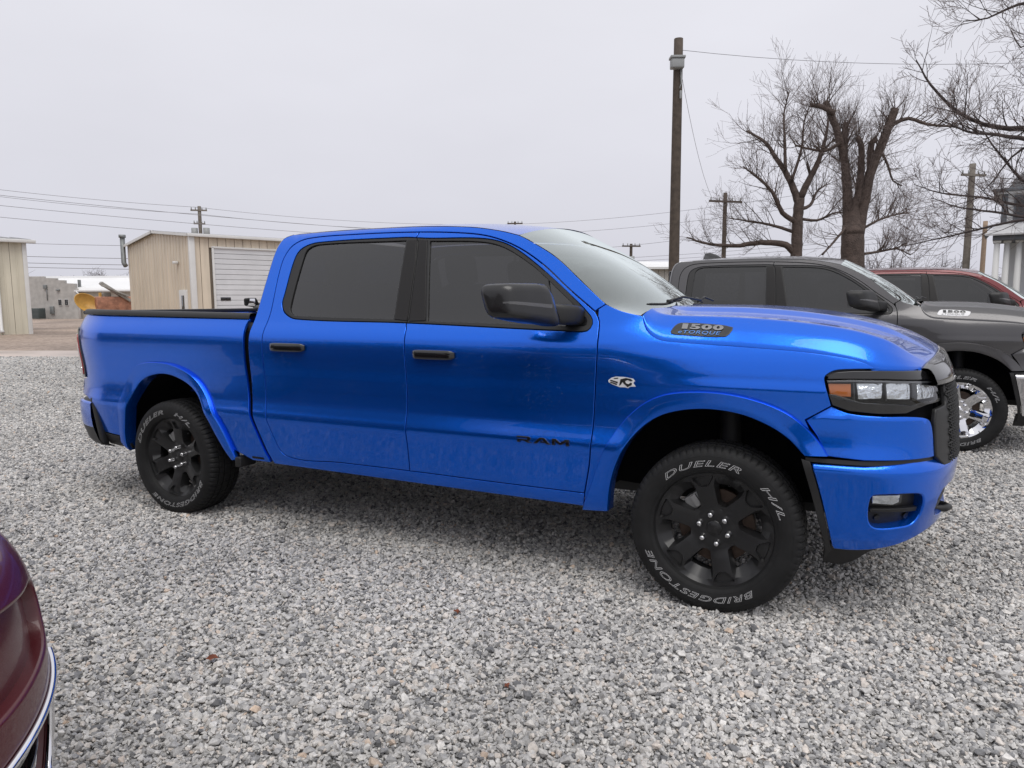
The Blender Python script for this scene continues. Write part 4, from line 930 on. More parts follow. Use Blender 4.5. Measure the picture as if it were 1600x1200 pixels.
sheet('gravel_lot', [(-60, -14.0), (-60, -60), (60, -60), (60, 38), (45, 34.8), (-19.0, 7.97), (-20.6, 7.3)], -.004, ground_mat('gravel_bed', GREYS, 52, .016, .9, .16, .5))

# loose crushed stone: angular stones spread over the lot where single stones can be seen
def rock(i):
    rg = np.random.default_rng(100 + i); bm = bmesh.new(); sc = np.array([.5, .5 * rg.uniform(.6, .9), .5 * rg.uniform(.42, .68)])
    for _ in range(13):
        v = rg.normal(size=3); v /= np.linalg.norm(v); v = np.sign(v) * np.abs(v)**.8
        bm.verts.new(v * sc * rg.uniform(.86, 1.05))
    r = bmesh.ops.convex_hull(bm, input=list(bm.verts)); 
    junk = [g for g in r['geom_interior'] if isinstance(g, bmesh.types.BMVert)] + [g for g in r['geom_unused'] if isinstance(g, bmesh.types.BMVert)]
    bmesh.ops.delete(bm, geom=list(set(junk)), context='VERTS')
    bmesh.ops.recalc_face_normals(bm, faces=bm.faces)
    me = bpy.data.meshes.new('stone'); bm.to_mesh(me); bm.free(); me.materials.append(STONE); return bpy.data.objects.new('stone', me)
STONE = bpy.data.materials.new('crushed_stone'); STONE.use_nodes = True
t = STONE.node_tree; b = t.nodes['Principled BSDF']; b.inputs['Roughness'].default_value = .75; b.inputs['Specular IOR Level'].default_value = .35
oi = t.nodes.new('ShaderNodeObjectInfo'); rp = t.nodes.new('ShaderNodeValToRGB'); el = rp.color_ramp.elements
SCOL = [(0, (.13, .13, .135)), (.07, (.27, .27, .275)), (.20, (.40, .395, .39)), (.42, (.51, .50, .487)), (.62, (.60, .585, .565)), (.82, (.69, .672, .645)), (.93, (.64, .575, .515)), (.98, (.75, .735, .71)), (1.0, (.62, .48, .37))]
while len(el) < len(SCOL): el.new(.5)
for i, (p, c) in enumerate(SCOL): el[i].position = p; el[i].color = (*c, 1)
tcn = t.nodes.new('ShaderNodeTexCoord'); nn = t.nodes.new('ShaderNodeTexNoise'); nn.inputs['Scale'].default_value = 4; nn.inputs['Detail'].default_value = 6
mr = t.nodes.new('ShaderNodeMapRange'); mr.inputs[1].default_value = .3; mr.inputs[2].default_value = .7; mr.inputs[3].default_value = .72; mr.inputs[4].default_value = 1.12
sv = t.nodes.new('ShaderNodeVectorMath'); sv.operation = 'SCALE'; L = t.links.new
L(oi.outputs['Random'], rp.inputs[0]); L(tcn.outputs['Object'], nn.inputs['Vector']); L(nn.outputs[0], mr.inputs[0]); L(rp.outputs[0], sv.inputs[0]); L(mr.outputs[0], sv.inputs['Scale']); gp_ = t.nodes.new('ShaderNodeNewGeometry'); n2 = t.nodes.new('ShaderNodeTexNoise'); n2.inputs['Scale'].default_value = .55; n2.inputs['Detail'].default_value = 5; L(gp_.outputs['Position'], n2.inputs['Vector'])
m2 = t.nodes.new('ShaderNodeMapRange'); m2.inputs[1].default_value = .35; m2.inputs[2].default_value = .65; m2.inputs[3].default_value = .78; m2.inputs[4].default_value = 1.06; L(n2.outputs[0], m2.inputs[0])
s2 = t.nodes.new('ShaderNodeVectorMath'); s2.operation = 'SCALE'; L(sv.outputs[0], s2.inputs[0]); L(m2.outputs[0], s2.inputs['Scale']); L(s2.outputs[0], b.inputs['Base Color'])
rocks = [rock(i) for i in range(10)]
def stone_points():
    P = []; S = []
    fw = math.atan2(_f.x, _f.y)
    for d0, d1, dens, size, layers in ((1.3, 4.6, 4300, .0195, 2), (4.6, 7.5, 3300, .0212, 2), (7.5, 12.0, 2100, .0215, 1), (12.0, 17.0, 700, .027, 1), (17.0, 25.0, 300, .036, 1)):
        half = R(46); ar = half * (d1 * d1 - d0 * d0)
        for l in range(layers):
            n = int(ar * dens); d = np.sqrt(RNG.uniform(d0 * d0, d1 * d1, n)); a = fw + RNG.uniform(-half, half, n)
            x = CAM_POS.x + d * np.sin(a); y = CAM_POS.y + d * np.cos(a); s = size * np.exp(RNG.normal(0, .36, n)); s = np.clip(s, .008, .050)
            z = (.0 if l == 0 else .005) + s * RNG.uniform(-.12, .34, n); k = y < 7.9 + (x + 19) * .42
            P.append(np.stack([x, y, z], 1)[k]); S.append(s[k])
    return np.concatenate(P), np.concatenate(S)
P_, S_ = stone_points(); n = len(P_)
gm = bpy.data.meshes.new('gravel'); gm.vertices.add(n); gm.vertices.foreach_set('co', P_.astype(np.float32).ravel())
at_ = gm.attributes.new('size', 'FLOAT', 'POINT'); at_.data.foreach_set('value', S_.astype(np.float32))
ro_ = gm.attributes.new('turn', 'FLOAT_VECTOR', 'POINT'); rv = np.stack([RNG.normal(0, .45, n), RNG.normal(0, .45, n), RNG.uniform(0, 2 * PI, n)], 1); ro_.data.foreach_set('vector', rv.astype(np.float32).ravel())
gm.materials.append(STONE)
gravel = bpy.data.objects.new('gravel', gm); COL.objects.link(gravel); gravel['kind'] = 'stuff'; tag(gravel, 'loose grey crushed stone gravel covering the parking lot', 'gravel')
ng = bpy.data.node_groups.new('scatter_stones', 'GeometryNodeTree'); ng.interface.new_socket('Geometry', in_out='INPUT', socket_type='NodeSocketGeometry'); ng.interface.new_socket('Geometry', in_out='OUTPUT', socket_type='NodeSocketGeometry')
N = ng.nodes.new; gi = N('NodeGroupInput'); go = N('NodeGroupOutput'); ip = N('GeometryNodeInstanceOnPoints'); jn = N('GeometryNodeJoinGeometry')
for r_ in rocks:
    a = N('GeometryNodeObjectInfo'); a.inputs['Object'].default_value = r_; a.inputs['As Instance'].default_value = True; ng.links.new(a.outputs['Geometry'], jn.inputs[0])
na = N('GeometryNodeInputNamedAttribute'); na.data_type = 'FLOAT'; na.inputs[0].default_value = 'size'; nb = N('GeometryNodeInputNamedAttribute'); nb.data_type = 'FLOAT_VECTOR'; nb.inputs[0].default_value = 'turn'
er = N('FunctionNodeEulerToRotation')
mtp = N('GeometryNodeMeshToPoints')
ng.links.new(gi.outputs[0], mtp.inputs[0]); ng.links.new(mtp.outputs[0], ip.inputs['Points']); ng.links.new(jn.outputs[0], ip.inputs['Instance']); ip.inputs['Pick Instance'].default_value = True
ng.links.new(na.outputs[0], ip.inputs['Scale']); ng.links.new(nb.outputs[0], er.inputs[0]); ng.links.new(er.outputs[0], ip.inputs['Rotation']); ng.links.new(ip.outputs[0], go.inputs[0])
md = gravel.modifiers.new('scatter', 'NODES'); md.node_group = ng
# a few dead leaves on the stones
LEAF = mat('dead_leaf', (.16, .045, .02), .8, noise=(40, .4))
leaf_spots = [(-1.72, -2.36, 'curled brown leaf nearest the maroon bumper', .030), (-.12, -2.48, 'small brown leaf in the middle of the foreground gravel', .018), (-.55, -2.02, 'brown leaf on the gravel left of the middle', .018), (.05, -2.78, 'brown leaf pair at the lower middle of the gravel', .017), (.62, -2.62, 'reddish brown leaf below the front wheel', .016), (-1.05, -1.55, 'dry leaf below the rear half of the blue pickup', .022)]
for i, (x, y, lab, sz) in enumerate(leaf_spots):
    rg = np.random.default_rng(i); V = []
    for k in range(9):
        a = 2 * PI * k / 9; r_ = sz * (1.0 if k % 2 else .6) * rg.uniform(.8, 1.1); V.append((r_ * math.cos(a), r_ * math.sin(a) * .75, sz * rg.uniform(.0, .5)))
    V.append((0, 0, sz * .1)); o = mesh_obj('dead_leaf', V, [(k, (k + 1) % 9, 9) for k in range(9)], LEAF, None, False); o.location = (x, y, .028); o.rotation_euler = (rg.uniform(-.3, .3), rg.uniform(-.3, .3), rg.uniform(0, 6)); tag(o, lab, 'leaf', 'dead leaves on the gravel')

# ------------------------------------------------------------------ metal buildings
TAN = mat('tan_sheet_metal', (.66, .575, .46), .5, noise=(.7, .06)); TRIM_W = mat('white_trim', (.66, .66, .65), .5, noise=(2, .06)); DOORW = mat('white_door', (.64, .65, .67), .45, noise=(1.2, .08))
ROOFM = mat('galvanised', (.42, .42, .42), .4, metal=.4); CREAM = mat('cream_sheet_metal', (.62, .58, .47), .5, noise=(.8, .07)); PIPE = mat('weathered_pipe', (.20, .21, .21), .5, metal=.3, noise=(5, .2))
def weather(m, amt=.16):
    t = m.node_tree; b = t.nodes['Principled BSDF']; L = t.links.new; src = b.inputs['Base Color'].links[0].from_socket
    g = t.nodes.new('ShaderNodeNewGeometry'); mp = t.nodes.new('ShaderNodeMapping'); mp.inputs['Scale'].default_value = (2.2, 2.2, .16); L(g.outputs['Position'], mp.inputs[0])
    n = t.nodes.new('ShaderNodeTexNoise'); n.inputs['Scale'].default_value = 1.6; n.inputs['Detail'].default_value = 7; L(mp.outputs[0], n.inputs['Vector'])
    r = t.nodes.new('ShaderNodeMapRange'); r.inputs[1].default_value = .35; r.inputs[2].default_value = .65; r.inputs[3].default_value = 1 - amt; r.inputs[4].default_value = 1 + amt * .4; L(n.outputs[0], r.inputs[0])
    s = t.nodes.new('ShaderNodeVectorMath'); s.operation = 'SCALE'; L(src, s.inputs[0]); L(r.outputs[0], s.inputs['Scale']); L(s.outputs[0], b.inputs['Base Color'])
for m_ in (TAN, CREAM): weather(m_, .13)
FDIR = Vector((.335, .942, 0)).normalized(); FANG = math.atan2(FDIR.y, FDIR.x)
def ribbed(mb, p0, p1, z0, z1fn, step, rib, proud, nrm):
    """vertical sheet-metal ribs along p0->p1"""
    d = (p1 - p0); ln = d.length; d.normalize(); k = int(ln / step)
    for i in range(k + 1):
        c = p0 + d * (i * step)
        if i * step > ln: break
        zt = z1fn(i * step / ln); a = c - d * rib / 2; b = c + d * rib / 2; 
        q = [a, b, b + nrm * proud - d * rib * .25, a + nrm * proud + d * rib * .25]
        mb.add([Vector((p.x, p.y, z0)) for p in q] + [Vector((p.x, p.y, zt)) for p in q], [(0, 1, 5, 4), (1, 2, 6, 5), (2, 3, 7, 6), (3, 0, 4, 7), (4, 5, 6, 7)])
# local frame of a building: X along the long eave wall (FDIR), Y along the gable wall (away from the corner)
tb = empty('tan_metal_building', (-28.47, 19.91, 0), FANG, 'tan metal building with a white roll-up door behind the pickup bed', 'building')
ZE, ZP, LW, GW = 4.66, 5.12, 13.0, 9.6
m = MB(); m.add([(0, 0, -.1), (LW, 0, -.1), (LW, GW, -.1), (0, GW, -.1), (0, 0, ZE), (LW, 0, ZE), (LW, GW, ZE), (0, GW, ZE), (0, GW / 2, ZP), (LW, GW / 2, ZP)], [(3, 0, 4, 8, 7), (1, 2, 6, 9, 5), (2, 3, 7, 6)]).build('gable_wall', TAN, tb, False)
pw = .425
for i in range(int(LW / pw)):      # front wall of upright panels; the door bay leaves only the part above it
    x0 = i * pw + .012; x1 = (i + 1) * pw - .012; zb = 4.10 if 1.0 < (x0 + x1) / 2 < 5.2 else -.1
    MB().box(((x0 + x1) / 2, .02, (zb + ZE) / 2), (x1 - x0, .05, ZE - zb), bev=.008).build('wall_panel', TAN, tb, False)
MB().add([(0, .05, -.1), (LW, .05, -.1), (LW, .05, ZE), (0, .05, ZE)], [(0, 1, 2, 3)]).build('wall_backing', mat('panel_joint', (.16, .13, .10), .8), tb, False)
m = MB()
for i in range(int(GW / .42)):
    y = i * .42 + .25; zt = ZE + (ZP - ZE) * (1 - abs(y - GW / 2) / (GW / 2)) - .04; m.box((-.003, y, zt / 2), (.03, .12, zt))
m.build('gable_rib', TAN, tb, False, kind='stuff')
m = MB(); ov = .18
m.add([(-ov, -ov, ZE + .02), (LW + ov, -ov, ZE + .02), (LW + ov, GW / 2, ZP + .06), (-ov, GW / 2, ZP + .06), (-ov, GW + ov, ZE + .02), (LW + ov, GW + ov, ZE + .02)], [(0, 1, 2, 3), (3, 2, 5, 4)])
for i in range(int(LW / .3)): m.box((i * .3, GW * .25, (ZE + ZP) / 2 + .05), (.05, GW / 2 + .3, .05), Matrix.Rotation(math.atan2(ZP - ZE, GW / 2), 3, 'X'))
rf_ = m.build('roof', ROOFM, tb, False)
MB().box((LW / 2, -ov - .03, ZE - .02), (LW + .4, .10, .14), bev=.02).build('gutter', TRIM_W, rf_)
for s_ in (0, 1):
    L_ = math.hypot(GW / 2 + ov, ZP - ZE); a = math.atan2(ZP - ZE, GW / 2) * (1 if s_ == 0 else -1)
    MB().box((-ov - .02, GW / 4 if s_ == 0 else GW * .75, (ZE + ZP) / 2 + .0), (.06, L_, .13), Matrix.Rotation(a, 3, 'X')).build('rake_trim', TRIM_W, rf_, False)
MB().box((.02, -.03, ZE / 2), (.26, .18, ZE), bev=.02).build('corner_trim', TRIM_W, tb)
gd = empty('overhead_door', (0, 0, 0)); bpy.data.objects.remove(gd)
od = MB().box((3.05, .06, 2.0), (4.1, .03, 4.1)).build('overhead_door', mat('door_joint', (.22, .22, .23), .7), tb, False)
for i in range(16):
    z = .06 + i * .2525
    o = MB().box((3.05, .022, z + .11), (4.0, .05, .235), bev=.012).build('door_slat', DOORW, od, False)
MB().box((1.55, -.012, 1.62), (.50, .03, .17), bev=.012).build('door_window', BLACKGL, od)
for x_, w__, z_, h__ in ((1.02, .10, 2.05, 4.15), (5.1, .10, 2.05, 4.15)): MB().box((x_, -.03, z_), (w__, .08, h__), bev=.01).build('door_frame', TRIM_W, od)
MB().box((3.06, -.03, 4.12), (4.2, .08, .09), bev=.01).build('door_frame', TRIM_W, od)
sd_ = MB().box((-.05, 1.15, 1.02), (.09, .98, 2.1), bev=.01).build('side_door', TRIM_W, tb)
MB().box((-.10, 1.15, 1.25), (.02, .36, 1.1), bev=.004).build('door_pane', BLACKGL, sd_)
MB().box((-.14, 1.75, 3.42), (.22, .26, .14), bev=.04).build('wall_lamp', TRIM_W, tb)
MB().tube([(-.18, GW - .10, 3.55), (-.22, GW + .05, 3.72), (-.22, GW + .05, 5.15)], .13, 12).build('vent_pipe', PIPE, tb)
o = MB().tube([(-.22, GW + .05, 5.14), (-.22, GW + .05, 5.30)], .19, 12).build('vent_cap', PIPE, tb)
lb = empty('cream_metal_building', (-35.6, 16.42, 0), FANG, 'cream metal building with a downspout at the far left edge', 'building')
MB().add([(-14, 0, -.1), (0, 0, -.1), (0, 9, -.1), (-14, 9, -.1), (-14, 0, 4.35), (0, 0, 4.35), (0, 9, 4.35), (-14, 9, 4.35)], [(1, 2, 6, 5), (2, 3, 7, 6), (3, 0, 4, 7)]).build('wall', CREAM, lb, False)
for i in range(18):
    x1 = -.12 - i * .52; MB().box((x1 - .26, .0, 2.1), (.505, .06, 4.45), bev=.008).build('wall_panel', CREAM, lb, False)
    MB().box((x1 - .26, -.03, 2.1), (.05, .04, 4.4), bev=.008).build('panel_rib', CREAM, lb, False)
MB().add([(-14, .04, -.1), (0, .04, -.1), (0, .04, 4.35), (-14, .04, 4.35)], [(0, 1, 2, 3)]).build('wall_backing', mat('panel_joint', (.16, .13, .10), .8), lb, False)
m = MB(); m.add([(-14.2, -.3, 4.42), (.3, -.3, 4.42), (.3, 4.5, 4.85), (-14.2, 4.5, 4.85), (.3, 9.3, 4.42), (-14.2, 9.3, 4.42)], [(0, 1, 2, 3), (3, 2, 4, 5)])
for i in range(28): m.box((.2 - i * .5, 2.1, 4.67), (.06, 4.8, .06), Matrix.Rotation(math.atan2(.43, 4.8), 3, 'X'))
lr_ = m.build('roof', ROOFM, lb, False)
MB().box((-6.9, -.33, 4.38), (14.6, .12, .16), bev=.03).build('gutter', TRIM_W, lr_)
MB().box((-.04, -.03, 2.1), (.18, .14, 4.45), bev=.02).build('corner_trim', TRIM_W, lb)
MB().tube([(-1.35, -.30, 4.34), (-1.35, -.22, 4.0), (-1.22, -.14, 3.9), (-1.22, -.14, .25), (-1.22, -.35, .12)], .085, 10).build('downspout', TRIM_W, lb)
MB().tube([(-1.9, 1.2, 4.4), (-1.9, 1.2, 5.0)], .14, 12).build('vent_pipe', PIPE, lb)
MB().tube([(-1.9, 1.2, 4.98), (-1.9, 1.2, 5.08)], .19, 12).build('vent_cap', PIPE, lb)

# ------------------------------------------------------------------ old block building with white roof
BLOCK = mat('painted_block', (.40, .385, .365), .85, noise=(2.2, .18, 6)); WROOF = mat('white_membrane', (.72, .72, .72), .55, noise=(.4, .05))
ob = empty('block_building', (-68.9, 36.1, 0), math.atan2(1.25, 2.98), 'low pale block building with stepped parapet and white roof', 'building')
steps = [(0, 3.92), (.9, 3.92), (.9, 3.78), (2.1, 3.74), (2.1, 3.58), (2.9, 3.55), (2.9, 3.28), (3.9, 3.24), (3.9, 2.8), (4.1, 2.75), (4.1, -.1), (-6, -.1), (-6, 4.2), (-1.5, 4.2), (-1.5, 3.92)]
MB().prism([(x, 0, z) for x, z in steps][::-1], (0, 0, 0), (0, .3, 0)).build('stepped_wall', BLOCK, ob, False)
m = MB(); m.add([(3.9, .1, 2.62), (14, .1, 2.62), (14, 7, 4.0), (-6, 7, 4.0), (-6, .3, 3.6), (3.9, .3, 2.9)], [(0, 1, 2, 3, 4, 5)]); m.box((9, .0, 2.58), (10.4, .18, .14)); m.box((4, 7.1, 4.05), (20, .3, .3)); m.build('roof', WROOF, ob, False)
MB().box((9, .5, 1.25), (10.2, .2, 2.65)).build('side_wall', mat('beige_block', (.46, .42, .36), .8, noise=(2, .12)), ob, False)
MB().tube([(4.0, -.1, 2.5), (4.25, -.12, 2.3), (4.25, -.12, 0)], .07, 8).build('downspout', TRIM_W, ob)
MB().box((3.9, .6, 3.15), (.2, .2, .9)).build('chimney', PIPE, ob, False)
for x in (2.35, 2.98):
    o = MB().box((x, -.03, 1.52), (.34, .08, .60)).build('window', TRIM_W, ob, False)
    MB().box((x - .08, -.08, 1.52), (.13, .03, .52)).build('pane', BLACKGL, o, False); MB().box((x + .08, -.08, 1.52), (.13, .03, .52)).build('pane', BLACKGL, o, False)
MB().tube([(1.15, -.08, 3.1), (1.15, -.08, 1.7)], .04, 6).build('conduit', PIPE, ob)
MB().box((1.05, -.12, 2.95), (.3, .2, .35), bev=.03).build('meter_box', PIPE, ob); MB().box((1.55, -.10, .8), (.35, .2, .7), bev=.03).build('meter_box', PIPE, ob); MB().box((2.25, -.1, 2.65), (.3, .2, .14), bev=.03).build('wall_lamp', PIPE, ob)
ac = empty('air_conditioner', (-67.95, 35.9, 0), math.atan2(1.25, 2.98), 'dark grey air conditioner unit against the block building wall', 'air conditioner')
ACM = mat('ac_grey', (.06, .075, .075), .6)
MB().box((.0, -.5, .52), (.95, .9, .95), bev=.04).build('casing', ACM, ac)
for k in range(7): MB().box((0, -.97, .18 + k * .12), (.85, .03, .05)).build('louvre', mat('ac_louvre', (.12, .14, .14), .6), ac, False)
# yellow scoop and orange machine
mc = empty('loader_machine', (-43.2, 24.5, 0), FANG, 'orange machine with a big yellow scoop beside the tan building', 'machine')
YEL = mat('yellow_enamel', (.52, .30, .07), .5, noise=(3, .2)); ORG = mat('rusty_orange', (.36, .17, .11), .55, noise=(5, .4)); GST = mat('grey_steel', (.30, .29, .27), .5, noise=(4, .3))
rows = []; t = np.linspace(0, 2 * PI, 28, endpoint=False)
for r_, d in [(.02, .42), (.4, .36), (.75, .2), (.95, .03), (1.0, 0), (.97, -.02), (.9, .06)]: rows.append(np.stack([r_ * np.cos(t) * 1.0, np.full(28, d), r_ * np.sin(t) * .75], 1))
sc_o = MB().grid(np.array(rows), closeu=True).build('scoop', YEL, mc); sc_o.location = (-.25, -.2, 1.45); sc_o.rotation_euler = (R(-25), R(33), R(-8)); sc_o.scale = (.8, .8, .8)
MB().box((1.5, .3, 1.28), (2.6, 1.2, 1.15), bev=.08).build('body', ORG, mc); MB().box((.52, .0, 1.35), (.16, .16, 1.5), bev=.03).build('post', YEL, mc)
MB().box((1.35, -.2, 2.15), (2.0, .5, .18), Matrix.Rotation(R(35), 3, 'Y'), .03).build('boom', GST, mc); MB().box((1.25, -.5, 2.22), (1.7, .10, .10), Matrix.Rotation(R(24), 3, 'Y'), .02).build('strut', GST, mc); MB().box((.9, .1, 1.95), (.5, .3, .3), bev=.05).build('cylinder_mount', GST, mc)
for x in (.7, 2.2): MB().tube([(x, -.45, .45), (x, -.15, .45)], .45, 18).build('wheel', RUBBER, mc)

# ------------------------------------------------------------------ house with columns
HW = mat('white_siding', (.62, .63, .64), .6); HG = mat('slate_trim', (.10, .11, .125), .6); SHG = mat('grey_shingle', (.14, .14, .145), .85, noise=(9, .35)); SNOWR = mat('pale_porch_roof', (.42, .42, .43), .7, noise=(3, .25)); COLW = mat('column_white', (.66, .66, .65), .55)
hs = empty('columned_house', (6.24, 39.21, 0), YAW - R(34.5), 'white house with tall porch columns and round turret at the right edge', 'house')
for i, x in enumerate((0, .42, .92, 3.0, 5.2)):
    o = MB().tube([(x, .0 + (.25 if i else 0), 1.0), (x, .0 + (.25 if i else 0), 1.15), (x, .0 + (.25 if i else 0), 4.25)], [.17, .155, .125], 16).build('column', COLW, hs)
    MB().box((x, .0 + (.25 if i else 0), 4.28), (.34, .34, .12), bev=.02).build('capital', COLW, o)
MB().box((3.4, 2.0, .5), (7.4, 5, 1.0)).build('porch_deck', mat('porch_grey', (.22, .22, .23), .8), hs, False)
MB().box((3.5, 1.2, 4.48), (7.4, 2.9, .30), bev=.02).build('porch_beam', HG, hs, False)
MB().add([(-.55, -.45, 4.64), (8, -.45, 4.64), (8, 3.2, 5.55), (.2, 3.2, 5.55), (-.55, 3.2, 4.64), (-.55, -.45, 4.56), (8, -.45, 4.56), (-.55, 3.2, 4.56)], [(0, 1, 2, 3), (0, 3, 4), (5, 6, 1, 0), (7, 5, 0, 4)]).build('porch_roof', SNOWR, hs, False)
MB().box((4.3, 5.0, 3.9), (8.0, 5, 5.9)).build('wall', HW, hs, False)
# upper storey with siding boards
for k in range(16): MB().box((4.25, 2.47, 5.5 + k * .095), (8.1, .05, .09), Matrix.Rotation(R(8), 3, 'X')).build('siding_board', HW, hs, False)
MB().box((.18, 2.42, 6.2), (.26, .12, 1.6)).build('corner_board', HG, hs, False)
for x in (.95, 2.2):
    o = MB().box((x, 2.40, 6.15), (.75, .10, 1.25)).build('window', HG, hs, False); MB().box((x, 2.34, 6.15), (.55, .03, 1.05)).build('pane', BLACKGL, o, False)
MB().box((4.1, 4.6, 7.06), (8.9, 5.2, .16), bev=.03).build('cornice', HG, hs, False); MB().box((4.1, 4.6, 6.93), (8.6, 4.9, .12)).build('frieze', HW, hs, False)
rows = []
for r_, z in [(2.55, 7.1), (2.45, 7.5), (2.15, 8.0), (1.6, 8.5), (.9, 8.9), (.3, 9.15), (0, 9.5)]: rows.append(np.stack([2.75 + r_ * np.cos(t), 4.8 + r_ * np.sin(t), np.full(28, z)], 1))
MB().grid(np.array(rows), closeu=True).build('turret_roof', SHG, hs, False)
MB().box((5.5, 5.5, 7.9), (6, 4, 1.6)).build('roof', SHG, hs, False)
sh_ = empty('ribbed_shed', (-12.9, 43.3, 0), R(32), 'pale ribbed metal shed behind the big wooden pole', 'shed')
for i in range(26): MB().box((i * .42 - 4, 0, 1.8), (.40, .08, 3.6), bev=.01).build('wall_panel', mat('shed_sheet', (.46, .44, .40), .5), sh_, False)
MB().add([(-4.4, -.4, 3.62), (7.4, -.4, 3.62), (7.4, 5, 4.3), (-4.4, 5, 4.3)], [(0, 1, 2, 3)]).build('roof', WROOF, sh_, False); MB().box((1.5, -.42, 3.58), (11.8, .08, .14)).build('gutter', TRIM_W, sh_, False)
MB().box((1.5, 3, 1.75), (11, 5.6, 3.5)).build('wall_core', mat('shed_sheet', (.46, .44, .40), .5), sh_, False)
wb = empty('white_roofed_barn', (2.0, 64.2, 0), R(26), 'long low white roofed barn beyond the red pickup', 'barn')
MB().add([(-2, 0, 3.0), (9, 0, 3.0), (9, 5, 3.8), (-2, 5, 3.8), (9, 10, 3.0), (-2, 10, 3.0)], [(0, 1, 2, 3), (3, 2, 4, 5)]).build('roof', WROOF, wb, False); MB().box((3.5, 5, 1.5), (10.6, 9.6, 3.0)).build('wall', BLOCK, wb, False)

# ------------------------------------------------------------------ poles and wires
POLEM = mat('creosote_pole', (.075, .058, .045), .85, noise=(6, .35)); POLEG = mat('grey_pole', (.17, .15, .13), .85, noise=(5, .3)); POLET = mat('tan_pole', (.30, .22, .16), .85, noise=(5, .2)); WIREM = mat('wire', (.24, .24, .26), .6); TRANS = mat('transformer_grey', (.28, .29, .29), .5)
def pole(x, y, h, r0, r1, material, label, arms=(), lean=(0, 0)):
    e_ = empty('utility_pole', (x, y, 0), YAW, label, 'utility pole', 'utility poles'); n = 10
    MB().tube([(lean[0] * k / n, lean[1] * k / n, h * k / n - .05) for k in range(n + 1)], [r0 + (r1 - r0) * k / n for k in range(n + 1)], 14).build('shaft', material, e_)
    for z, w_, rot in arms:
        a = MB().box((lean[0], -.12, z), (w_, .10, .12), Matrix.Rotation(rot, 3, 'Z')).build('crossarm', material, e_, False)
        for k in (-.45, -.2, .2, .45): MB().tube([(lean[0] + k * w_ * math.cos(rot), -.12 + k * w_ * math.sin(rot), z + .06), (lean[0] + k * w_ * math.cos(rot), -.12 + k * w_ * math.sin(rot), z + .24)], .04, 6).build('insulator', TRANS, a)
    return e_
bp_ = pole(-5.34, 20.0, 9.95, .185, .145, POLEM, 'tall dark wooden pole with a floodlight box near its top')
MB().box((-.08, -.22, 9.05), (.42, .30, .30), bev=.04).build('floodlight_box', TRANS, bp_); MB().box((-.08, -.22, 9.24), (.48, .36, .08), bev=.02).build('box_lid', TRANS, bp_); MB().tube([(.05, -.2, 8.9), (.08, -.2, 8.45), (.02, -.2, 8.3)], .025, 6).build('bracket', TRANS, bp_)
MB().box((.06, -.2, 8.1), (.07, .06, .26), bev=.02).build('insulator_clamp', TRANS, bp_)
pole(-7.75, 42.7, 8.15, .16, .12, POLEM, 'slim dark pole with one crossarm left of the bare trees', ((7.55, 2.3, R(15)),))
pole(5.17, 41.2, 8.55, .19, .15, POLEG, 'grey weathered pole with a short crossarm left of the columned house', ((7.9, 1.5, R(12)),))
pole(8.36, 62.1, 7.4, .19, .16, POLET, 'bare tan pole right of the grey weathered pole')
lp = pole(-50.0, 38.9, 9.5, .17, .14, POLEG, 'pole with transformer cans behind the tan metal building', ((9.1, 1.3, R(10)), (8.0, .9, R(30))))
for x in (-.45, .55): MB().tube([(x, -.1, 6.7), (x, -.1, 7.65)], .26, 12).build('transformer', TRANS, lp)
pole(-30.8, 59.8, 9.2, .13, .11, POLEM, 'distant pole whose crossarm peeks over the blue cab roof', ((8.95, 1.5, 0),))
p5 = pole(-17.5, 54.8, 6.2, .14, .12, POLEM, 'distant pole with a transformer left of the big wooden pole', ((5.95, 1.6, R(10)),))
MB().tube([(.0, -.3, 4.3), (.0, -.3, 5.1)], .25, 12).build('transformer', TRANS, p5)
pole(-60.5, 46, 6.2, .15, .12, POLEG, 'far small pole with crossarm above the white roof', ((5.9, 2.4, R(10)),))
def wire(p, q, sag, r=.014, label='', n=18):
    p, q = Vector(p), Vector(q); r = r * .72; pts = [p.lerp(q, k / n) - Vector((0, 0, sag * 4 * (k / n) * (1 - k / n))) for k in range(n + 1)]
    o = MB().tube(pts, r, 5).build('overhead_wire', WIREM); o['label'] = label; o['category'] = 'wire'; o['group'] = 'overhead wires'
wire((-5.3, 20.0, 9.55), (14, 27.0, 9.4), .75, .012, 'thin wire from the tall dark pole to the right through the bare trees')
wire((-5.25, 19.9, 9.0), (-7.7, 42.6, 7.4), 1.6, .010, 'slack wire sagging down right of the tall dark pole')
for i, (dz, sg) in enumerate(((0, .35), (-.55, .4))): wire((-66 + i, 20, 11.2 + dz), (-50.0, 38.8, 9.35 + dz), sg, .022, 'upper' + (' higher' if i == 0 else ' lower') + ' wire running left from the transformer pole')
for i, (dz, sg) in enumerate(((0, .5), (-.55, .5))): wire((-50.0, 38.8, 9.35 + dz), (-30.8, 59.7, 8.9 + dz), sg, .020, ('higher' if i == 0 else 'lower') + ' wire running right from the transformer pole')
for i, z in enumerate((9.2, 8.5, 7.7)): wire((-60, 14, z + .5), (-40, 50, z - 1.2), .3, .024, ['topmost', 'second', 'third'][i] + ' wire of the bundle above the cream building')
for i, z in enumerate((5.75, 4.85, 4.4, 4.1)): wire((-62, 20, z + .35), (-40, 34, z - .3), .2, .022 if i == 0 else .028, ['topmost', 'second', 'third', 'lowest'][i] + ' wire in the gap between the two metal buildings')
for i, (z0, z1) in enumerate(((8.2, 9.2), (7.2, 8.5), (5.4, 7.7))): wire((-30.8, 59.7, z0 + .7), (5.17, 41.1, z1 - .8), .6, .018, ['upper', 'middle', 'lowest'][i] + ' wire crossing behind the tall dark pole')
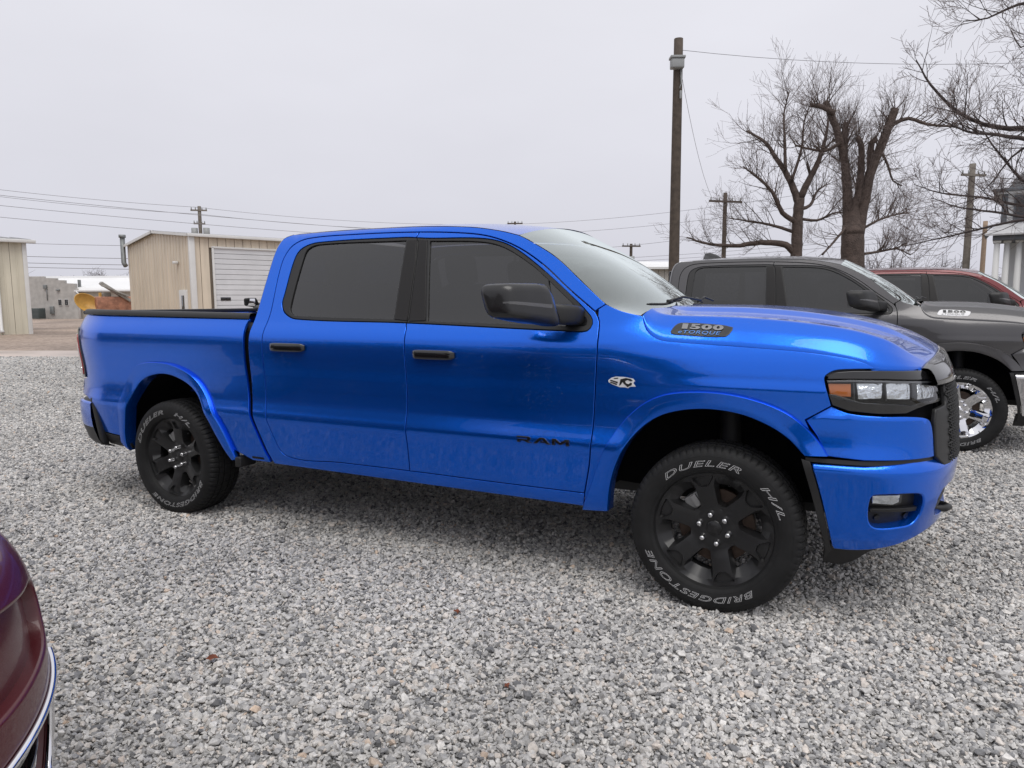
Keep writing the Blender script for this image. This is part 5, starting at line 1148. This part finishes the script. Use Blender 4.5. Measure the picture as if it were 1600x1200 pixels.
for i, z in enumerate((5.1, 5.4)): wire((-17.5, 54.7, z - .4), (30, 38, z + 1.6), .5, .018, ['lower', 'upper'][i] + ' faint wire passing behind the bare trees')

# ------------------------------------------------------------------ bare trees
RV = Vector((math.cos(YAW), math.sin(YAW), 0)); FV = Vector((-math.sin(YAW), math.cos(YAW), 0))
BARK = mat('brown_bark', (.085, .062, .053), .9, noise=(5, .4, 8), bump=(22, .9, .06)); BARKD = mat('dark_bark', (.05, .038, .036), .9, noise=(8, .3)); TWIG = mat('twig_bark', (.14, .108, .10), .9)
def make_tree(name, base, limbs, seed, label, bark, twig_len, per_m, levels=3, twig_r=.010, droop=0.0, up=.35, depth_sc=.5, twigmat=None):
    """limbs: (points [(across, height)], r0, r1, depth drift, is_trunk, sprout density)"""
    rg = random.Random(seed); tr = empty(name, base, 0, label, 'tree'); trunk = MB(); crown = MB(); tw = MB(); cnt = [0]
    def rv(): return Vector((rg.gauss(0, 1), rg.gauss(0, 1), rg.gauss(0, 1))).normalized()
    def sprout(p, d, ln, r, lev):
        k = 5 if lev > 1 else 4; pts = [p]; dd = d.copy(); q = p.copy(); bend = rv() * .09
        for i in range(k):
            dd = (dd + bend + rv() * .11 + Vector((0, 0, up * .16 - droop * .16))).normalized(); q = q + dd * (ln / k); pts.append(q)
        rr = [max(r * (1 - .75 * i / k), .0028 if twig_r < .008 else .0045) for i in range(k + 1)]
        (crown if lev > 1 else tw).tube(pts, rr, 5 if lev > 1 else 3, cap=False); cnt[0] += 1
        if lev <= 0: return
        nch = rg.randint(3, 5) if lev > 1 else rg.randint(3, 4)
        for c in range(nch):
            t_ = rg.uniform(.25, 1.0); i = min(int(t_ * k), k - 1); pp = pts[i].lerp(pts[i + 1], t_ * k - i); ax = (pts[i + 1] - pts[i]).normalized()
            side = rv(); side = (side - ax * side.dot(ax)).normalized(); ang = rg.uniform(.45, .95)
            sprout(pp, (ax * math.cos(ang) + side * math.sin(ang)).normalized(), ln * rg.uniform(.42, .72), max(rr[i] * .55, twig_r * .5), lev - 1)
    for pts, r0, r1, drift, is_tr, dens in limbs:
        n = len(pts); P3 = [RV * a + Vector((0, 0, z)) + FV * (drift * (i / max(1, n - 1))**1.2) for i, (a, z) in enumerate(pts)]
        # subdivide with slight wobble
        C = smooth_curve([tuple(p) for p in P3], step=.25); C = [Vector(c) for c in C]
        for i in range(1, len(C) - 1): C[i] += rv() * min(.02, r0 * .09)
        rr = [r0 + (r1 - r0) * i / (len(C) - 1) for i in range(len(C))]
        (trunk if is_tr else crown).tube(C, rr, 12 if is_tr else 8)
        if dens <= 0: continue
        ln = sum((C[i + 1] - C[i]).length for i in range(len(C) - 1))
        for c in range(int(ln * per_m * dens)):
            t_ = rg.uniform(.12, 1.0) ** .8; f = t_ * (len(C) - 1); i = min(int(f), len(C) - 2); pp = C[i].lerp(C[i + 1], f - i); ax = (C[i + 1] - C[i]).normalized()
            side = rv() + Vector((0, 0, up)); side = (side - ax * side.dot(ax)).normalized(); ang = rg.uniform(.5, 1.15); ll = twig_len * rg.uniform(.45, 1.25)
            sprout(pp, (ax * math.cos(ang) + side * math.sin(ang)).normalized(), ll, min(rr[i] * .45, twig_r * rg.uniform(1.4, 3.2)), levels - 1)
    trunk.build('trunk', bark, tr); crown.build('limbs', bark, tr); o = tw.build('crown', twigmat or TWIG, tr); o['kind'] = 'stuff'
    return tr
make_tree('pollarded_tree', (.01, 23.51, 0), [
    ([(0.05, -.1), (0.04, 1.4), (.01, 2.96), (.0, 4.0)], .42, .36, 0, True, 0), ([(0, 3.7), (.0, 4.3), (.04, 5.2)], .37, .03, 0, True, 0), ([(-.10, 3.0), (-.18, 4.2), (-.33, 6.07), (-.66, 7.3), (-1.04, 8.19)], .19, .10, .3, True, 1.1), ([(-.82, 7.74), (-1.22, 7.94), (-1.6, 8.03)], .10, .075, .1, False, 1.6),
    ([(-.05, 3.4), (-.12, 4.4), (-.27, 5.85), (-.31, 6.85), (-.19, 7.5)], .15, .10, .5, True, 1.5), ([(.06, 4.0), (.12, 5.62), (.07, 6.63), (-.11, 6.91)], .14, .09, -.2, True, 1.2), ([(.12, 3.0), (.22, 4.2), (.43, 5.73), (.79, 6.84), (1.06, 7.8)], .19, .13, -.3, True, 1.0),
    ([(.47, 5.96), (.41, 6.73), (.46, 6.80)], .11, .10, -.3, True, .6), ([(.88, 7.07), (1.15, 7.35), (1.55, 7.48), (2.09, 7.26), (2.98, 7.12)], .08, .03, -.6, False, 1.3), ([(-.6, 6.74), (-1.05, 6.52), (-1.45, 6.61), (-1.94, 6.79)], .06, .03, .5, False, 1.3),
    ([(-.12, 4.07), (-.62, 3.58), (-1.25, 2.96)], .05, .03, -.5, False, .6), ([(.28, 3.85), (.95, 4.18), (1.63, 4.39), (2.3, 4.5)], .05, .02, .8, False, 2.0), ([(.3, 3.0), (1.0, 3.1), (1.7, 3.2), (2.3, 3.0)], .05, .02, .5, False, 2.0), ([(.75, 6.6), (1.1, 6.0), (1.35, 5.5), (1.7, 5.35)], .05, .02, .2, False, .5)],
    3, 'thick pollarded tree with sawn-off limbs and dense bare shoots', BARK, 1.0, 10, 3, .007, up=.75)
make_tree('bare_tree', (-2.41, 30.17, 0), [
    ([(0.03, -.1), (.03, 1.39), (.04, 3.39), (.02, 4.81), (.08, 5.89)], .30, .21, 0, True, .15), ([(.05, 5.66), (-.32, 6.66), (-.88, 7.66), (-1.4, 8.46), (-2.11, 8.95)], .17, .04, .8, False, 1), ([(.11, 5.89), (.49, 6.8), (.78, 7.51), (.95, 8.36), (1.0, 9.2)], .16, .04, -.5, False, 1),
    ([(.02, 4.81), (-.7, 5.24), (-1.26, 6.1), (-1.98, 6.67), (-2.69, 7.1)], .13, .03, -.8, False, 1.1), ([(-.05, 3.53), (-.42, 3.87), (-1.28, 3.99), (-2.57, 3.86), (-3.71, 3.95), (-4.71, 4.26)], .16, .03, .6, False, .8), ([(.02, 5.38), (.65, 5.6), (1.03, 6.23), (1.6, 6.6)], .09, .03, .8, False, 1.1),
    ([(-.6, 7.1), (-.65, 8.37), (-.7, 9.51), (-.47, 10.5)], .08, .02, .2, False, 1.2), ([(.02, 4.38), (-1.13, 4.76), (-2.13, 4.96), (-2.85, 5.11)], .08, .02, .6, False, 1.2), ([(.54, 6.94), (1.04, 7.99), (1.52, 8.5)], .07, .02, -.6, False, 1.2), ([(.1, 5.0), (.8, 4.9), (1.5, 5.2), (2.0, 5.1)], .07, .02, -.8, False, 1.2), ([(-.3, 6.6), (0, 8), (-.05, 9.0), (.15, 9.9)], .07, .02, -.8, False, 1.2)],
    11, 'wide bare tree with a long low limb left of the pollarded tree', BARK, 1.35, 6.5, 3, .008, up=.35)
make_tree('overhanging_tree', (5.11, 12.55, 0), [
    ([(0, -.1), (0, 1.41), (-.05, 3.37), (-.21, 5.45), (-.32, 7.54)], .26, .14, 0, True, 0), ([(-.08, 3.95), (-1.03, 4.24), (-2.2, 4.46), (-2.84, 4.5), (-3.47, 4.75), (-4.0, 5.27), (-4.26, 5.71)], .085, .010, .3, False, 1), ([(-.1, 3.72), (-1.15, 4.01), (-2.2, 4.2), (-3.01, 4.3), (-3.59, 4.35), (-4.17, 4.55)], .085, .008, -.3, False, 1),
    ([(-.19, 5.11), (-1.26, 5.92), (-2.18, 6.5), (-2.48, 6.59), (-2.79, 6.51), (-3.12, 6.37), (-3.52, 6.33)], .07, .008, .2, False, .8), ([(-.16, 4.53), (-1.5, 4.54), (-2.19, 4.71), (-2.48, 5.47), (-2.65, 5.81)], .05, .008, -.4, False, .9), ([(-.06, 3.14), (-1.27, 3.15), (-2.2, 3.13), (-2.9, 3.29), (-3.6, 3.39), (-4.06, 3.57)], .05, .006, .5, False, .8),
    ([(-.04, 2.79), (-1.16, 2.86), (-2.2, 2.86), (-2.9, 2.95), (-3.72, 3.04), (-4.3, 3.19)], .05, .006, -.5, False, .8), ([(-.04, 2.68), (-1.16, 2.86), (-2.32, 2.86), (-3.14, 2.69), (-3.72, 2.56), (-4.42, 2.41)], .045, .006, .1, False, .9), ([(-.17, 4.76), (-1.26, 6.15), (-2.07, 6.97), (-2.53, 6.91), (-2.88, 6.68)], .05, .006, 0, False, .9),
    ([(-.08, 3.95), (-1.15, 3.9), (-2.2, 3.5), (-2.66, 3.91), (-3.01, 4.37), (-3.24, 4.78)], .05, .008, .2, False, .9), ([(-2.2, 4.25), (-2.61, 3.96), (-2.84, 3.62), (-3.02, 3.39)], .025, .006, .1, False, 1), ([(-.21, 5.45), (-1.14, 5.57), (-1.96, 5.81), (-2.36, 5.95), (-2.71, 5.76), (-2.94, 6.05)], .045, .006, -.2, False, 1)],
    5, 'dark bare branches reaching in from the right, above the grey pickup', BARKD, .70, 6.2, 3, .0055, droop=.1, up=.3)
# distant bare woods, one mass
wd = MB(); rg = random.Random(4)
def bush(x, y, h):
    for k in range(int(26 + h * 4)):
        a = rg.uniform(0, 2 * PI); el_ = rg.uniform(.5, 1.5); q = Vector((x + rg.gauss(0, h * .12), y + rg.gauss(0, h * .12), rg.uniform(0, h * .45))); d = Vector((math.cos(a) * math.cos(el_), math.sin(a) * math.cos(el_), math.sin(el_))); ln = h * rg.uniform(.3, .6)
        p2 = q + d * ln * .5 + Vector((rg.gauss(0, .1), rg.gauss(0, .1), 0)) * h * .2; p3 = q + d * ln; wd.tube([q, p2, p3], [.05, .035, .015], 3, cap=False)
        for c in range(4):
            s_ = p2.lerp(p3, rg.random()); e2 = s_ + Vector((rg.gauss(0, 1), rg.gauss(0, 1), rg.uniform(.2, 1.3))) * h * .09; wd.tube([s_, e2], [.02, .012], 3, cap=False)
    wd.tube([(x, y, 0), (x, y, h * .6)], [h * .025, h * .012], 5, cap=False)
for k in range(46): bush(rg.uniform(-14, 60), rg.uniform(95, 125), rg.uniform(4.5, 9.5))
for k in range(26): bush(rg.uniform(-190, -120), rg.uniform(60, 100), rg.uniform(6, 9))
o = wd.build('distant_woods', mat('far_twigs', (.13, .11, .11), .95)); o['kind'] = 'stuff'; tag(o, 'far line of bare grey woods on the horizon', 'woods')

# ------------------------------------------------------------------ unseen dark buildings, added behind the camera for their reflections in the paint
for x0, y0, w_, d_, h_, pk_, rz, lab in ((-31.0, -15.5, 12, 8, 3.6, 7.0, R(4), 'unseen dark gabled building added for its reflection in the pickup bed side'), (-6.5, -18.5, 26, 8, 2.7, 4.3, R(-2), 'long unseen dark gabled building added for its reflection in the pickup doors')):
    hb = empty('unseen_building', (x0, y0, 0), rz, lab, 'building'); dk = mat('dark_brick', (.07, .05, .042), .85, noise=(3, .3))
    MB().add([(-w_ / 2, 0, -.1), (w_ / 2, 0, -.1), (w_ / 2, -d_, -.1), (-w_ / 2, -d_, -.1), (-w_ / 2, 0, h_), (w_ / 2, 0, h_), (w_ / 2, -d_, h_), (-w_ / 2, -d_, h_), (0, 0, pk_), (0, -d_, pk_)], [(1, 0, 4, 8, 5), (0, 3, 7, 4), (2, 1, 5, 6), (3, 2, 6, 9, 7)]).build('wall', dk, hb, False)
    MB().add([(-w_ / 2 - .4, .4, h_ - .1), (0, .4, pk_ + .1), (0, -d_ - .4, pk_ + .1), (-w_ / 2 - .4, -d_ - .4, h_ - .1), (w_ / 2 + .4, .4, h_ - .1), (w_ / 2 + .4, -d_ - .4, h_ - .1)], [(0, 1, 2, 3), (1, 4, 5, 2)]).build('roof', SHG, hb, False)
    for k in (-1, 1): o = MB().box((k * w_ / 4, .04, 1.4), (w_ / 4, .1, 2.4)).build('window', HG, hb, False); MB().box((k * w_ / 4, .10, 1.4), (w_ / 4 - .3, .03, 2.2)).build('pane', BLACKGL, o, False)

# ------------------------------------------------------------------ maroon car at the left edge, nose towards +X
MX0, MXF, MHW, MN = -1.75, -.72, .98, 2.8
DM = pchip([.16, .22, .30, .42, .56, .70, .78, .84, .866, .885, .90, .94, 1.0, 1.06], [-.10, -.03, .02, .040, .045, .036, .020, -.006, -.03, -.065, -.105, -.135, -.18, -.25])
DMS = pchip([.16, .22, .35, .60, .80, .95, 1.06], [-.08, -.05, -.02, .0, .0, -.02, -.07])
_t = np.linspace(0, PI / 2, 3001); _mx = np.concatenate([[MX0], MX0 + (MXF - MX0) * np.sin(_t)**(2 / MN)]); _my = np.concatenate([[MHW], MHW * np.cos(_t)**(2 / MN)])
_ms = MX0 + np.concatenate([[0], np.cumsum(np.hypot(np.diff(_mx), np.diff(_my)))]); MSU = np.linspace(MX0, _ms[-1], 300); MXU = np.interp(MSU, _ms, _mx); MYU = np.interp(MSU, _ms, _my); MTX = np.gradient(MXU, MSU); MTY = np.gradient(MYU, MSU)
for _ in range(6): MTX[1:-1] = (MTX[:-2] + 2 * MTX[1:-1] + MTX[2:]) / 4; MTY[1:-1] = (MTY[:-2] + 2 * MTY[1:-1] + MTY[2:]) / 4
MSM = MSU[-1]
def mskin(s, z, off=0.0):
    """left flank and nose of the car about its own centre line; mirrored in y so that polygons keep their handedness"""
    s = np.asarray(s, float); z = np.asarray(z, float); k = s <= MX0; sc_m = np.minimum(s, MSM)
    x = np.where(k, s, np.interp(sc_m, MSU, MXU)); y = np.where(k, MHW, np.interp(sc_m, MSU, MYU)); tx = np.where(k, 1.0, np.interp(sc_m, MSU, MTX)); ty = np.where(k, 0.0, np.interp(sc_m, MSU, MTY)); l = np.hypot(tx, ty); nx, ny = -ty / l, tx / l
    w_ = sstep(MX0 - .2, MX0 + .7, s); d = DM(z) * w_ + DMS(z) * (1 - w_) + off
    return np.stack([x + nx * d, -(y + ny * d), z + 0 * x], -1)
car = empty('maroon_car', (-.065, -4.225, 0), 0, 'maroon car at the left edge showing only its front bumper corner', 'car')
def cp(name, poly, material, off=0.0, holes=(), par=None, **k):
    k.setdefault('ds', .03); o = surf_panel(name, mskin, poly, material, par or car, holes=holes, off=off, **k); o2 = mirror_obj(o, par or car); return o2
S1 = MX0 + .18
intake = smooth_curve([(S1 + .44, .575), (S1 + .70, .545), (S1 + 1.0, .50), (S1 + 1.0, .28), (S1 + .66, .27), (S1 + .47, .30), (S1 + .425, .42)], True, (0, 2, 3), .02)
recess = smooth_curve([(S1 + .47, .755), (S1 + .60, .78), (S1 + 1.0, .78), (S1 + 1.0, .64), (S1 + .62, .64), (S1 + .50, .66)], True, (), .02)
bpoly = densify([(MX0 + .0, .88), (MX0 + .3, .90), (MSM, .905), (MSM, .20), (MX0 + .35, .20), (MX0 + .05, .24)], .03)
cp('front_bumper', bpoly, MAROON, holes=[intake, recess], rad=.010, lip=.05)
cp('bumper_recess', inset(recess if area2(recess) > 0 else recess[::-1], -.012), MAROON, off=-.032, gap=0)
cp('lower_intake', inset(intake if area2(intake) > 0 else intake[::-1], -.012), DARK, off=-.055, gap=0)
for zz in (.33, .40, .47): cp('intake_bar', densify([(S1 + .44, zz + .012), (S1 + 1.0, zz + .012), (S1 + 1.0, zz - .012), (S1 + .44, zz - .012)], .03), BLACKGL, off=-.03, gap=0)
rim_ = np.concatenate([intake, intake[:1]]); q = mskin(rim_[:, 0], rim_[:, 1], .004)
for sgn in (1, -1): MB().tube([(p[0], -p[1] * sgn, p[2]) for p in q], .010, 8, cap=False).build('intake_surround', CHROME, car)
cp('head_lamp_strip', densify([(MX0 + .12, .935), (MSM, .93), (MSM, .893), (MX0 + .12, .893)], .03), CHROME, off=.035, gap=.001)
cp('head_lamp', densify([(MX0 + .05, 1.05), (MSM - .35, 1.035), (MSM - .35, .965), (MX0 + .05, .995)], .03), BLACKGL, off=.02, gap=.002)
cp('grille', densify([(MSM - .34, 1.04), (MSM, 1.04), (MSM, .962), (MSM - .34, .962)], .03), BLACKPL, off=.01, gap=.002)
arch = [(-2.12, .30), (-2.08, .55), (-1.95, .70), (-1.76, .76), (-1.57, .70), (-1.44, .55), (-1.40, .30)]
def side_poly():
    a1 = smooth_curve([(x - .25, z) for x, z in arch][::-1]); a2 = smooth_curve([(x - 3.2, z) for x, z in arch][::-1])
    return np.concatenate([densify([(-5.6, 1.0), (-5.6, .28), (-5.35, .26)], .06, False), a2[::-1], densify([(-4.5, .24), (-2.5, .24)], .08, False), a1[::-1], densify([(-1.70, .90), (-1.62, 1.02), (-2.6, 1.05), (-5.5, 1.05)], .06, False)])
cp('body_side', side_poly(), MAROON, ds=.08)
yy = np.linspace(-1, 1, 21)
def sect(x, hw, z, cr): return np.stack([np.full(21, x), yy * hw, z + cr * (1 - yy**2)], 1)
MB().grid(np.array([sect(-.98, .55, 1.03, .02), sect(-1.08, .70, 1.05, .035), sect(-1.3, .82, 1.06, .06), sect(-1.7, .89, 1.07, .08), sect(-2.2, .92, 1.07, .10), sect(-2.55, .92, 1.06, .11)])[::-1]).build('hood', MAROON, car)
MB().grid(np.array([sect(-2.5, .90, 1.07, .11), sect(-3.05, .72, 1.52, .05)])[::-1]).build('windscreen', BLACKGL, car)
MB().grid(np.array([sect(-3.05, .72, 1.52, .05), sect(-3.4, .70, 1.58, .05), sect(-4.6, .69, 1.57, .05), sect(-5.1, .68, 1.50, .05)])[::-1]).build('roof', MAROON, car)
for sy in (-1, 1):
    MB().add([(-2.5, sy * .92, 1.04), (-5.55, sy * .93, 1.04), (-5.1, sy * .69, 1.50), (-4.6, sy * .70, 1.57), (-3.4, sy * .71, 1.58), (-3.05, sy * .73, 1.52)], [(0, 1, 2, 3, 4, 5) if sy < 0 else (5, 4, 3, 2, 1, 0)]).build('side_glass', BLACKGL, car, False)
MB().add([(-5.1, -.69, 1.50), (-5.1, .69, 1.50), (-5.6, .93, 1.04), (-5.6, -.93, 1.04)], [(0, 1, 2, 3)]).build('rear_glass', BLACKGL, car, False)
MB().add([(-5.6, -.95, 1.04), (-5.6, .95, 1.04), (-5.62, .93, .28), (-5.62, -.93, .28)], [(0, 1, 2, 3)]).build('tailgate', MAROON, car, False)
MB().box((-3.5, 0, .52), (3.9, 1.6, .62)).build('inner_shell', DARK, car, False)
for x in (-2.01, -4.96):
    for sy in (-1, 1):
        w_ = add_wheel(car, x, sy, R(20), R(10)); w_.scale = (.85, .85, .85); w_.location = (x, sy * .82, .345)
for o in list(car.children_recursive):
    if o.name.startswith('tyre_lettering'): bpy.data.objects.remove(o)
car.scale = (1, 1, 1.06)
